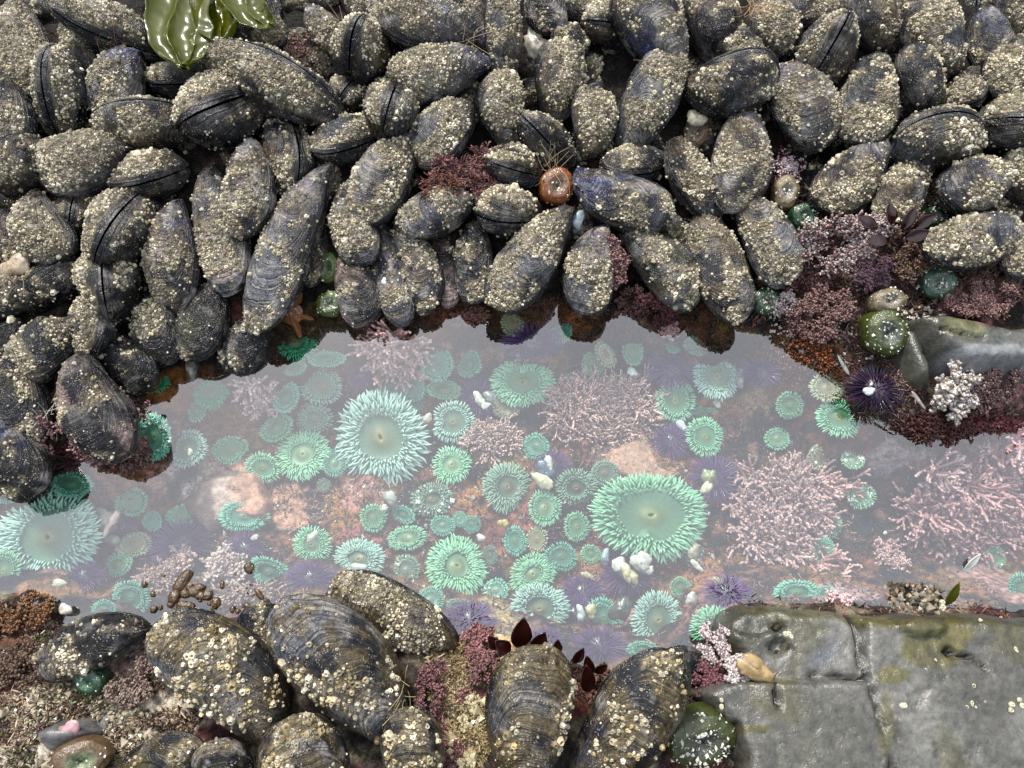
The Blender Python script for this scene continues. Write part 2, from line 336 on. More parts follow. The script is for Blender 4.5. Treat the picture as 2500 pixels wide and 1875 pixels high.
# ------------------------------------------------------------------ mussels
def norm01(a): return a / a.max()
SS = 0.5 - 0.5 * np.cos(np.linspace(0.0, 1, 40) * np.pi)
def prof(a, b, s):
    v = np.power(np.clip(s, 0, 1), a) * np.power(np.clip(1 - s, 0, 1), b); m = a / (a + b)
    return v / (m ** a * (1 - m) ** b)
LOOKW = {'b': 'barnacle-crusted', 'k': 'black ridged', 'u': 'blue-patched', 's': 'slate-grey', 'o': 'olive-brown', 'p': 'pink-tinged', 'w': 'white-worn', 'e': 'edge-on'}
def mussel(px, py, ln, wd, ang, roll, look, lift=0.0, dens=None, phrase=None, big=False, pitch=None, seed=None, gap=0.0, label=None):
    sd_ = int(px * 7 + py * 13) if seed is None else seed
    r = np.random.default_rng(sd_)
    z = ground(px, py)
    p = at(px, py, z); k = 1 / ppm(p)
    z += 0.30 * wd * k + lift * 0.01
    p = at(px, py, z); k = 1 / ppm(p)
    pt = R(r.uniform(4, 16)) if pitch is None else R(pitch)
    a = R(ang); rl = R(roll)
    d = math.cos(pt) * (math.cos(a) * RT + math.sin(a) * UP) + math.sin(pt) * NM
    s0 = unit(np.cross(NM, d)); n0 = np.cross(d, s0)
    sv = math.cos(rl) * s0 + math.sin(rl) * n0; nv = np.cross(d, sv)
    TW = 0.40
    Wt = wd * k / (2 * math.sqrt(.25 * math.cos(rl) ** 2 + TW ** 2 * math.sin(rl) ** 2)); Lt = ln * k / math.cos(pt)
    M = np.stack([d, sv, nv], 1); Wt *= 1.03 if not big else .98; Lt *= 1.09; gap = gap or (.015 if abs(roll) > 40 else 0)
    root = empty("mussel", p, M)
    reg(root, px, py, phrase or look, "mussel", "mussels packed on the rocks round the pool", label)
    cam_l = M.T @ unit(CAM - p)            # towards the camera, in the mussel's own axes
    # macro shape shared by both valves
    bend = r.uniform(-.10, .14); lump = r.uniform(0, 50, 3); wa = r.uniform(.60, .95); wb = r.uniform(.36, .50)
    va = r.uniform(.40, .55); nu = 26
    phi = np.linspace(0, 1, nu) * np.pi; s = SS
    wdors = 0.56 * prof(wa + .12, wb, s); wven = 0.44 * prof(va, wb + .06, s); th = TW * prof(.55, .62, s)
    cosp = np.cos(phi); sinp = np.sin(phi)
    yy = np.where(cosp[None] > 0, wdors[:, None] * cosp[None], wven[:, None] * cosp[None])
    yy = yy + (bend * (4 * (s - .5) ** 2 - 0.3))[:, None]
    zz = th[:, None] * np.power(np.clip(sinp, 0, 1), 1.08)[None] * 1.04
    X = ((s - .5) * Lt)[:, None] + 0 * yy; Yg = yy * Wt; Zg = zz * Wt
    g = s[:, None] + (1 - s[:, None]) * np.abs(cosp[None]) ** 3
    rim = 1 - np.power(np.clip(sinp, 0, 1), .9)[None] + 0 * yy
    has = lambda c: c in look
    # colours
    for side in (1, -1):
        P = np.stack([X, Yg, Zg * side], -1)
        Pw = P * (1 / max(Wt, 1e-6))
        nrm = unit(np.cross(np.gradient(P, axis=0), np.gradient(P, axis=1))) * -side
        nrm = np.nan_to_num(nrm)
        dl = ((fbm(Pw * 2.3 + lump + side, 3) - .5) * 0.15 + (fbm(Pw * 9 + lump + side, 2) - .5) * .04) * Wt
        gr = np.sin(g * r.uniform(40, 60) + 3 * fbm(Pw * 2 + lump, 2)) * 0.006 * Wt
        bodym = np.sin(phi)[None] ** .5
        rb_ = (fbm(np.stack([phi[None] * 14 + 0 * s[:, None] + lump[0], s[:, None] * 3 + 0 * phi[None], 0 * yy], -1), 2) - .5) * .05 * Wt
        P = P + nrm * ((dl + gr + rb_) * bodym)[..., None]
        P[..., 2] += side * gap * np.sin(np.pi * np.linspace(.05, .95, len(s)))[:, None] * Wt
        n1 = fbm(Pw * 2.6 + lump + 11 * side, 3); n2 = fbm(Pw * 5 + lump + 21 * side, 3); n3 = fbm(Pw * 1.7 + lump + 31 * side, 2)
        base = np.array([0.030, 0.024, 0.019])
        if has('o'): base = np.array([0.075, 0.058, 0.026])
        if has('k'): base = np.array([0.010, 0.010, 0.011])
        if has('p'): base = np.array([0.10, 0.062, 0.056])
        if has('s'): base = np.array([0.040, 0.042, 0.050])
        C = np.zeros(P.shape) + base
        C = mixc(C, (0.10, 0.072, 0.045), sst(.45, .62, n2) * (.75 if not has('k') else .15))
        C = mixc(C, (0.007, 0.009, 0.016), sst(.56, .46, n1) * .9)
        C = mixc(C, (0.055, 0.060, 0.015), sst(.55, .68, n3) * (.7 if has('o') else .35))
        um = sst(.42, .12, s[:, None] + (n1 - .5) * 1.1)
        if has('u'):
            C = mixc(C, (0.025, 0.042, 0.15), um * .95); C = mixc(C, (0.24, 0.25, 0.27), um * sst(.56, .64, n2) * .8); C = mixc(C, (.05, .035, .02), um * sst(.5, .4, n2) * .8)
        if has('w'):
            C = mixc(C, (0.36, 0.31, 0.25), um * sst(.42, .55, n2)); C = mixc(C, (0.05, 0.05, 0.12), um * sst(.54, .47, n1) * .7)
        if has('p'): C = mixc(C, (0.27, 0.19, 0.18), sst(.5, .66, n1) * .8)
        if has('s'):
            C = mixc(C, (0.10, 0.105, 0.12), sst(.48, .60, n3))
        if not has('k') and not has('s'): C = mixc(C, (0.06, 0.065, 0.08), sst(.63, .67, n3) * .9)
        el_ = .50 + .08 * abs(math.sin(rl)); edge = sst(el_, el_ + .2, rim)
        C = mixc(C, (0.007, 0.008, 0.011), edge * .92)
        den = dens if dens is not None else (0.78 if has('b') else 0.32 if has('k') else 0.5)
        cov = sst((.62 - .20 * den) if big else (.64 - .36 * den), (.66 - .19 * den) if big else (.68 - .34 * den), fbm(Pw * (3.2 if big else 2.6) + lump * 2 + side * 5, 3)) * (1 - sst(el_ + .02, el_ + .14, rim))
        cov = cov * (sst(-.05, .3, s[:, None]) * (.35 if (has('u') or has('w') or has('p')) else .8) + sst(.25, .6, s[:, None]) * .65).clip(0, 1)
        upl = M.T @ unit(np.array([0, .25, 1.0]) * .6 + NM * .6); cov = cov * sst(.12, .62, (nrm @ upl) + (n2 - .5) * .6)  # crust thinned off the flanks, painting in bright tops and shaded edges
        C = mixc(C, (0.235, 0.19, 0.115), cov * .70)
        C = mixc(C, (.26, .24, .22), sst(.585, .63, fbm(Pw * 3.1 + lump * 3, 4)) * (.8 if has('w') or has('s') or has('u') else .35))
        if big: C = mixc(C, (.11, .08, .03), sst(.46, .60, n2) * .7)
        C = C * .60 * (0.25 + 1.5 * fbm(Pw * 16 + lump, 3))[..., None]
        q = grid_quads(len(s), nu)
        if side > 0: q = q[:, ::-1]
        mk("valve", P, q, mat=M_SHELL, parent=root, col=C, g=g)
        # barnacles glued on this valve
        fc = (P @ np.array([0, 0, 0])) * 0
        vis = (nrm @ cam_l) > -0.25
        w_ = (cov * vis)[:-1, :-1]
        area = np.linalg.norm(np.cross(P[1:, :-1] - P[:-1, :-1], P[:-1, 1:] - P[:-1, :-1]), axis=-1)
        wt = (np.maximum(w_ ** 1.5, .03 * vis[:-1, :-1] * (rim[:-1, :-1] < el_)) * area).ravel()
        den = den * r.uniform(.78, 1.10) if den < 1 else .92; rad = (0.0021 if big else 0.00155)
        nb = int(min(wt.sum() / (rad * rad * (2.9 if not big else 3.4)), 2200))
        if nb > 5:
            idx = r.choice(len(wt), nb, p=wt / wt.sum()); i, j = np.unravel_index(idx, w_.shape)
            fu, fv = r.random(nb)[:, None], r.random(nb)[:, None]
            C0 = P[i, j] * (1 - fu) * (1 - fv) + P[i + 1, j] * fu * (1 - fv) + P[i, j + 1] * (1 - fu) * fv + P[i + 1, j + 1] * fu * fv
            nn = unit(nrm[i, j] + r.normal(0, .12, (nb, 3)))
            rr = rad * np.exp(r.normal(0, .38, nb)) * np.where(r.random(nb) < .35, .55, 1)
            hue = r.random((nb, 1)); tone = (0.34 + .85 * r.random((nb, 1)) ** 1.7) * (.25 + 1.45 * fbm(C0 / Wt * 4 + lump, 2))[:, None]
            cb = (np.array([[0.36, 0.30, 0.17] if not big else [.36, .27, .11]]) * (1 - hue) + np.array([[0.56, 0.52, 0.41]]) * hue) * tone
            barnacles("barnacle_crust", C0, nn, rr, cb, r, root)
    return root
def barnacles(name, C0, nn, rr, cb, r, parent, k=6, tall=1.0):
    nb = len(C0)
    ref = unit(r.normal(0, 1, (nb, 3))); A = unit(np.cross(nn, ref)); B = np.cross(nn, A)
    th = np.arange(k) * 2 * np.pi / k
    ct = A[:, None] * np.cos(th)[None, :, None] + B[:, None] * np.sin(th)[None, :, None]
    jit = 1 + r.normal(0, .12, (nb, k, 1))
    hh = (rr * r.uniform(.45, 1.05, nb) * tall)[:, None, None]
    r3 = rr[:, None, None]; c = C0[:, None]; n_ = nn[:, None]
    base = c + ct * r3 * jit - n_ * r3 * .25; top = c + ct * r3 * .50 * jit + n_ * hh
    solid = ((rr < (.0019 if tall > .6 else 0)) & (r.random(nb) < .8))[:, None, None]; inn = c + ct * r3 * .26 + n_ * hh * np.where(solid, 1.05, .80); cen = c + n_ * hh * np.where(solid, 1.1, .45)
    V = np.concatenate([base, top, inn, cen], 1)                       # 3k+1
    i = np.arange(k); j = (i + 1) % k
    q = np.concatenate([np.stack([i, j, j + k, i + k], 1), np.stack([i + k, j + k, j + 2 * k, i + 2 * k], 1)])
    t_ = np.stack([i + 2 * k, j + 2 * k, np.full(k, 3 * k)], 1)
    off = (np.arange(nb) * (3 * k + 1))[:, None, None]
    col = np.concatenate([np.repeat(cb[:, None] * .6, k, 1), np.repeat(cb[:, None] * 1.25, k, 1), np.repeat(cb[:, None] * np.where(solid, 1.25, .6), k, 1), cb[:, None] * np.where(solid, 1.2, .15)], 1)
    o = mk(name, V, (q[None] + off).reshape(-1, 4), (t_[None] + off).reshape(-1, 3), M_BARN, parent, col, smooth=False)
    o["kind"] = "stuff"
    return o
# ------------------------------------------------------------------ the mussels, one row each
# px, py, length, width, direction from beak to rounded end, roll, look, lift(cm), extras
MUS = [
 (60,110,260,135,285,5,'b',0,{'dens':1}), (95,15,75,52,300,20,'o',1,{'dens':.1}), (195,125,165,85,288,30,'o',-1,{}), (270,65,250,105,155,50,'b',.8,{}),
 (152,232,205,108,86,88,'b',.6,{'dens':1}), (288,204,170,142,235,8,'bu',0,{}), (440,198,135,95,185,60,'b',-.8,{}), (358,303,215,128,188,-52,'b',1.0,{}),
 (533,272,190,168,213,70,'b',.8,{'dens':1}), (205,392,222,162,190,5,'b',.3,{'dens':1}), (360,430,168,118,198,58,'b',.6,{}), (48,402,150,128,238,-60,'b',.8,{}),
 (14,280,195,130,280,12,'b',.3,{}), (45,215,150,95,300,20,'u',-1.5,{'dens':.2}), (672,205,345,145,153,-42,'b',1.6,{}), (603,462,245,130,262,14,'bu',1.2,{}),
 (535,560,320,135,281,5,'ps',-.6,{'dens':.6}), (195,512,145,92,265,75,'b',-.5,{}), (108,560,180,148,287,16,'b',.2,{}), (292,558,205,138,247,72,'b',1.6,{'dens':1}),
 (268,695,185,132,282,70,'k',.1,{'dens':.6}), (418,625,262,136,264,6,'bu',.2,{'dens':.7}), (705,600,420,142,246,10,'ws',.4,{'dens':.45}), (124,695,185,88,215,-62,'k',-.3,{'dens':.55}),
 (228,790,178,118,258,40,'k',.2,{'dens':.7}), (384,800,172,128,262,5,'k',-.2,{'dens':.45}), (497,782,195,128,238,15,'k',-.9,{'dens':.05}), (115,845,182,140,212,12,'bk',0,{'dens':.7}),
 (312,885,165,120,300,10,'k',-.8,{'dens':.15}), (15,725,160,105,185,8,'k',-.5,{'dens':.1}), (20,575,130,90,280,5,'p',-.8,{}), (602,832,160,108,238,10,'k',-1.3,{'dens':.1}),
 (20,840,120,90,250,10,'k',-1,{'dens':.1}), (50,975,210,150,272,10,'k',-.6,{'dens':.25}), (40,1120,195,145,290,12,'uk',.3,{'dens':.3}), (232,1000,260,170,290,10,'po',-.8,{'dens':.2}),
 (787,70,130,80,298,20,'bu',.6,{}), (882,125,140,126,68,88,'b',.9,{'dens':1}), (875,20,130,75,95,10,'o',-.3,{}), (1030,45,255,155,158,10,'bu',.4,{}),
 (1233,95,235,94,86,10,'b',1.2,{'dens':.7}), (1168,55,160,66,112,5,'uw',.6,{'dens':.1}), (1075,173,232,138,190,-14,'bu',1.1,{}), (995,127,80,62,120,20,'k',-.3,{'dens':.2}),
 (852,232,100,86,238,82,'bk',-.3,{}), (955,265,152,118,256,80,'b',.9,{'dens':.8}), (1080,325,190,142,222,24,'ob',.5,{'dens':.6}), (1232,277,178,122,88,16,'b',.4,{'dens':.7}),
 (848,340,168,112,190,48,'b',.3,{}), (706,375,212,125,277,58,'b',-.3,{'dens':.7}), (935,435,245,146,238,14,'sb',.5,{'dens':.6}), (865,540,215,122,272,10,'sk',-.4,{'dens':.55}),
 (1253,405,130,96,165,66,'b',.6,{'dens':.6}), (1067,513,178,118,200,10,'os',.2,{'dens':.55}), (1240,520,160,116,172,60,'bk',.5,{'dens':.7}), (952,670,250,98,280,5,'ws',-.8,{'dens':.4}),
 (1013,645,240,108,283,5,'so',-.6,{'dens':.45}), (1085,640,215,74,276,0,'p',-1.2,{'dens':.05}), (1155,635,205,102,262,12,'ko',-.7,{'dens':.35}), (1297,625,292,142,229,5,'sb',.3,{'dens':.55}),
 (665,30,120,50,265,30,'k',-.8,{'dens':.2}), (770,0,150,70,10,10,'o',-.8,{}), (642,92,115,88,5,5,'b',.2,{'dens':1}),
 (1330,18,125,108,262,10,'ku',-.6,{'dens':.1}), (1420,10,125,86,305,20,'k',-.2,{'dens':.3}), (1480,60,118,98,180,68,'b',.1,{'dens':.6}), (1600,68,240,168,112,8,'ou',.9,{'dens':.6}),
 (1742,60,175,140,92,10,'po',-.3,{'dens':.2}), (1812,130,115,112,92,10,'b',.2,{'dens':.5}), (1392,125,112,92,85,30,'k',-.3,{'dens':.5}), (1367,208,172,128,76,14,'ob',.4,{'dens':.6}),
 (1583,257,252,136,56,10,'so',.5,{'dens':.6}), (1778,212,200,150,352,45,'b',.9,{'dens':.6}), (1450,305,162,118,76,12,'ob',.7,{'dens':.7}), (1333,346,155,102,135,78,'b',.8,{'dens':.5}),
 (1551,403,160,98,184,52,'b',.4,{'dens':.5}), (1510,488,240,140,326,12,'us',.4,{'dens':.5}), (1690,440,208,116,296,-30,'b',.2,{'dens':.5}), (1803,390,258,145,252,6,'wb',1.0,{'dens':.6}),
 (1615,650,235,132,305,6,'ob',.2,{'dens':.6}), (1440,655,212,132,250,6,'ws',.2,{'dens':.45}), (1748,648,272,136,280,6,'ob',.1,{'dens':.55}), (1868,580,238,132,286,10,'sb',.2,{'dens':.5}),
 (1625,545,120,62,302,20,'o',-.8,{'dens':.2}),
 (1895,78,135,124,92,10,'ok',.2,{'dens':.6}), (2015,28,112,84,20,5,'b',0,{'dens':1}), (2013,130,158,126,64,86,'b',1.0,{'dens':.7}), (2135,45,165,122,102,8,'o',.3,{'dens':.4}),
 (2289,97,192,136,102,-14,'b',.8,{'dens':.7}), (2250,200,172,114,98,12,'k',.9,{'dens':.3}), (2195,112,112,52,82,20,'k',-.6,{'dens':.2}), (2410,100,155,112,262,5,'uo',-1.0,{'dens':.1}),
 (2468,38,125,92,80,10,'o',-.5,{'dens':.3}), (2360,218,126,84,222,50,'b',.4,{'dens':.5}), (2480,165,175,146,205,10,'b',.6,{'dens':.9}), (2115,242,232,152,241,18,'b',.7,{'dens':.75}),
 (1952,262,222,156,286,6,'bw',.8,{'dens':.6}), (2296,338,206,146,176,-62,'b',1.0,{'dens':.7}), (2475,300,170,140,180,76,'b',.4,{'dens':.6}), (2080,428,222,142,216,10,'bu',.6,{'dens':.6}),
 (2200,463,192,126,226,20,'b',.2,{'dens':.6}), (2380,445,186,142,192,10,'sb',.4,{'dens':.5}), (2490,430,130,96,95,10,'b',-.2,{}), (2380,585,270,140,186,10,'sb',.5,{'dens':.7}),
 (2500,620,130,112,205,10,'b',.7,{'dens':.8}), (2185,330,112,72,282,20,'k',-.8,{'dens':.2}), (1990,440,130,60,262,10,'k',-1.0,{'dens':.2}),
 (868,700,190,120,280,0,'po',-1.2,{'dens':.1}), (760,620,150,90,250,0,'o',-1.6,{'dens':.2}),
 # the near bank
 (225,1568,262,132,196,6,'k',1.2,{'dens':.3}), (560,1650,390,225,126,8,'sk',1.6,{'big':True,'dens':.72}), (845,1622,410,235,124,8,'sk',1.9,{'big':True,'dens':.62}), (968,1505,320,165,146,10,'ob',1.0,{'dens':.8}),
 (650,1560,175,115,98,8,'k',-.4,{'dens':.05}), (1295,1755,350,225,74,6,'ob',1.8,{'big':True,'dens':.66}), (1530,1780,420,215,54,6,'uk',1.6,{'big':True,'dens':.66}), (760,1875,270,205,100,20,'wb',2.6,{'big':True,'dens':.8}),
 (1012,1850,240,158,86,8,'ob',1.6,{'big':True,'dens':.8}), (365,1880,310,140,22,10,'ok',1.2,{'big':True,'dens':.35}), (555,1890,170,140,100,10,'ku',1.8,{'big':True,'dens':.5}), (1635,1640,165,100,20,8,'k',-.2,{'dens':.2}),
]
if QUICK: MUS = MUS[::1]
for row in MUS: mussel(*row[:8], **row[8])
# low, half-hidden shells that close the gaps between the big ones
FILL = [(120,20),(400,130),(215,300),(100,300),(465,360),(80,480),(400,520),(250,450),(15,490),(600,250),(560,380),(650,310),(770,160),(720,110),(930,330),(1150,100),(800,420),(780,470),(1010,440),(1180,430),(1130,420),(1300,170),(1290,240),(1420,200),(1400,380),(1440,240),(1480,370),(1600,360),(1660,370),(1700,180),(1500,110),(1560,20),(1720,330),(1850,30),(1690,30),(1940,30),(1880,170),(1990,190),(2060,110),(2220,30),(2390,10),(2310,250),(2420,210),(2200,270),(2260,420),(2130,350),(2040,350),(1960,350),(2340,500),(2450,520),(350,700),(170,600),(450,720),(80,640),(190,880),(1200,560),(1350,560),(1420,560),(1560,600),(1680,590),(1810,500),(910,560),(760,230),(1060,250),(1150,270),(500,180),(330,110),(1270,480)]
rf = np.random.default_rng(77)
for x, y in FILL:
    mussel(x, y, rf.uniform(95, 140), rf.uniform(60, 85), rf.uniform(0, 360), rf.uniform(-70, 70), rf.choice(['k', 'o', 'b', 'ok', 'kb', 'ku']), -1.9, dens=rf.uniform(.2, .7), phrase='lo')
# ------------------------------------------------------------------ anemones
PAL = {  # column, disc, disc centre, tentacle base, tentacle tip
 'm': ((.06,.09,.04), (.10,.20,.13), (.26,.22,.08), (.20,.37,.29), (.40,.56,.50)),   # pale mint
 'g': ((.05,.09,.03), (.09,.23,.12), (.20,.24,.07), (.10,.38,.19), (.32,.58,.38)),   # bright green
 't': ((.04,.09,.05), (.06,.21,.14), (.10,.20,.08), (.06,.33,.22), (.22,.50,.38)), # teal
 'y': ((.09,.10,.06), (.09,.14,.09), (.22,.17,.08), (.11,.22,.14), (.26,.38,.28)),   # grey green
 'c': ((.16,.14,.07), (.24,.22,.11), (.24,.17,.08), (.34,.33,.18), (.50,.50,.34)),   # cream
 'v': ((.05,.08,.02), (.01,.12,.05), (.12,.14,.01), (.008,.24,.11), (.04,.38,.20)),  # vivid emerald
}
PALW = {'m': 'pale mint', 'g': 'bright green', 't': 'teal green', 'y': 'grey-green', 'c': 'cream', 'v': 'emerald green'}
def anemone(px, py, rx, ry, pal='g', rot=0, notch=None, lift=0.0, grit=0, disc=.60, fold=0.0, tn=1.0, depth=None, spread=1.0, label=None, phrase=None):
    r = np.random.default_rng(int(px * 3 + py * 5)); R0 = max(rx, ry)
    z = ground(px, py); p = at(px, py, z); k = 1 / ppm(p)
    z = min(z + 0.40 * R0 * k + lift * .01, -0.007) if depth is None else depth
    p = at(px, py, z); k = 1 / ppm(p); Rm = R0 * k / (1.10 if R0 < 70 else 1.06)
    nrm = unit(.55 * NM + .45 * np.array([0, 0, 1]) + r.normal(0, .16, 3)); fold = fold or r.uniform(0, .05)
    ex = unit(RT - nrm * np.dot(RT, nrm)); ey = np.cross(nrm, ex); M = np.stack([ex, ey, nrm], 1)
    root = empty("sea_anemone", p, M); reg(root, px, py, (phrase or PALW[pal]), "sea anemone", "open anemones on the bed of the pool", label)
    c_col, c_disc, c_mid, c_tb, c_tt = [np.array(c) * s_ for c, s_ in zip(PAL[pal], (.8, .52, .75, .55, .86))]
    vv = np.clip(r.normal(1, .10), .8, 1.2); c_disc, c_tb, c_tt = c_disc * vv, c_tb * vv, c_tt * vv
    ax, ay = rx / R0, ry / R0; ca, sa = math.cos(R(rot)), math.sin(R(rot))
    ph = r.uniform(0, 6.28, 4)
    def f(th):
        v = 1 + .04 * np.sin(2 * th + ph[0]) + .035 * np.sin(3 * th + ph[1]) + .02 * np.sin(5 * th + ph[2])
        if notch is not None:
            dth = (th - R(notch[0]) + np.pi) % (2 * np.pi) - np.pi
            v = v - notch[1] * np.exp(-(dth / R(notch[2])) ** 2)
        return v
    def place(rr, th, z_):
        x, y = rr * np.cos(th) * ax, rr * np.sin(th) * ay
        return np.stack([(x * ca - y * sa), (x * sa + y * ca), z_], -1)
    # column
    nth = 40; th = np.arange(nth) * 2 * np.pi / nth; F = f(th)
    pr = np.array([(.80, -.02), (.84, -.10), (.74, -.22), (.62, -.38), (.58, -.60), (.66, -.78)])
    V = place(pr[:, 0][:, None] * F[None] * Rm, th[None] + 0 * pr[:, 1][:, None], (pr[:, 1][:, None] + 0 * F[None]) * Rm)
    mk("column", V, grid_quads(len(pr), nth, True)[:, ::-1], mat=M_SOFT, parent=root, col=c_col * .9)
    # oral disc
    rad = np.array([0.0, .04, .07, .10, .14, .22, .34, .46, disc, disc + .10, .80]); nth2 = 64; th2 = np.arange(nth2) * 2 * np.pi / nth2; F2 = f(th2)
    zz = np.interp(rad, [0, .04, .07, .12, .2, .4, disc, .74, .80], [-.05, -.03, .035, .045, .0, -.025, .02, .03, -.02])
    blend = sst(.15, .5, rad)[:, None]; FF = 1 * (1 - blend) + F2[None] * blend
    wob = 1 + .06 * np.sin(2 * th2 + ph[3]) * (1 - blend)
    mth = np.where(rad[:, None] < .12, 1.5, 1.0)
    V = place(rad[:, None] * FF * wob * Rm, th2[None] + 0 * rad[:, None], (zz[:, None] + 0 * F2) * Rm)
    if fold: V[..., 2] += fold * Rm * np.sin(3 * th2 + ph[1])[None] * sst(.2, .8, rad)[:, None]
    mo_ = r.uniform(0, 3.14); sq_ = 1 - .5 * sst(.20, .05, rad)[:, None] * np.abs(np.sin(th2 - mo_))[None]; V = V * np.stack([sq_, sq_, 1 + 0 * sq_], -1)
    cc = np.zeros((len(rad), nth2, 3)) + c_disc
    cc = mixc(cc, c_mid * np.array([.62, .5, .5]), (sst(.42, .16, rad)[:, None] + 0 * F2) * .45); cc = mixc(cc, c_mid, (sst(.20, .06, rad)[:, None] + 0 * F2) * .9)
    cc = mixc(cc, (.05, .04, .02), (sst(.065, .03, rad)[:, None] + 0 * F2) * .6)
    cc = cc * (1 + .12 * np.sin(th2 * 24)[None, :, None] * sst(.1, .4, rad)[:, None, None])
    cc = cc * (.85 + .3 * fbm(V * 200 + ph[0] * 9, 2))[..., None]
    mk("oral_disc", V, grid_quads(len(rad), nth2, True), mat=M_SOFT, parent=root, col=cc)
    # tentacles
    n0 = int(np.clip(R0 * .26 + 25, 28, 54) * tn); spread = spread * (1.12 if R0 < 70 else 1.0); disc = disc - (.03 if R0 < 70 else 0); m = 7; Ps = []; Rs = []; Cs = []
    rings = [r_ for i_, r_ in enumerate([(disc + .01, .50, .15, .8), (disc + .07, .85, .19, .9), (disc + .13, 1.15, .235, 1.0), (disc + .19, 1.42, .29, 1.0), (.80, 1.62, .30, 1.0), (.79, 1.9, .26, .9)]) if R0 > 60 or i_ in (0, 1, 3, 4)]
    for q_, (rb, tilt, ln_, wd_) in enumerate(rings):
        nk = int(n0 * (1.0 + .16 * q_)); th = (np.arange(nk) + .5 * (q_ % 2) + r.normal(0, .22, nk)) * 2 * np.pi / nk
        rb_ = (rb + r.normal(0, .014, nk)) * f(th); L_ = ln_ * r.uniform(.78, 1.18, nk) * spread
        dth = r.normal(0, .07, nk); tl = tilt + r.normal(0, .12, nk)
        tt = np.linspace(0, 1, m)[None]
        ang_ = tl[:, None] - .25 + .75 * tt * (.4 + .6 * r.random((nk, 1)))
        rr = rb_[:, None] + np.cumsum(np.sin(ang_), 1) / m * L_[:, None]; hh = np.cumsum(np.cos(ang_), 1) / m * L_[:, None] - .03 - .10 * max(0, rb - .72) * 4
        thh = th[:, None] + (dth[:, None] * tt ** 1.5 + .025 * np.sin(tt * 5 + r.uniform(0, 6, (nk, 1)))) * (.6)
        if fold: hh = hh + fold * np.sin(3 * th + ph[1])[:, None]
        P = place(rr * Rm, thh, hh * Rm)
        w0 = min(.044, 1.72 / n0) * wd_ * Rm * (1.0 if R0 < 90 else .95)
        rd = w0 * np.interp(tt, [0, .35, .7, .92, 1], [.75, 1.0, .75, .38, .10]) * r.uniform(.85, 1.15, (nk, 1))
        C = c_tb + (c_tt - c_tb) * (np.clip(tt * 1.2 - .08, 0, 1) ** 1.0)[..., None] * r.uniform(.75, 1.1, (nk, 1, 1))
        Ps.append(P); Rs.append(rd); Cs.append(C)
    V, Q, C = chains(np.concatenate(Ps), np.concatenate(Rs), 6 if R0 > 60 else 5, np.concatenate(Cs))
    o = mk("tentacles", V, Q, mat=M_SOFT, parent=root, col=C)
    if grit: chips("shell_grit", root, place(r.uniform(.5, 1.0, grit) * Rm, r.uniform(0, 6.28, grit) if notch is None else R(notch[0]) + r.normal(0, 1.1, grit), r.uniform(.02, .16, grit) * Rm), .0016, r)
    return root
def chips(name, root, P, sz, r, col=None, mat=None, flat=.35):
    nb = len(P); base = np.array([(1, 0, 0), (0, 1, 0), (-1, 0, 0), (0, -1, 0), (0, 0, flat), (0, 0, -flat)], float)
    A = r.normal(0, 1, (nb, 3, 3)); Qm, _ = np.linalg.qr(A)
    V = np.einsum('vk,nkj->nvj', base, Qm) * (sz * np.exp(r.normal(0, .4, nb)))[:, None, None] * r.uniform(.6, 1.3, (nb, 6, 1)) + P[:, None]
    t_ = np.array([(0, 1, 4), (1, 2, 4), (2, 3, 4), (3, 0, 4), (1, 0, 5), (2, 1, 5), (3, 2, 5), (0, 3, 5)])
    T = (t_[None] + (np.arange(nb) * 6)[:, None, None]).reshape(-1, 3)
    c = np.array([[.62, .60, .52]]) * r.uniform(.5, 1.2, (nb, 1)) if col is None else np.array([col]) * r.uniform(.6, 1.3, (nb, 1))
    o = mk(name, V, tris=T, mat=mat or M_SHARD, parent=root, col=np.repeat(c[:, None], 6, 1), smooth=False); o["kind"] = "stuff"
    return o
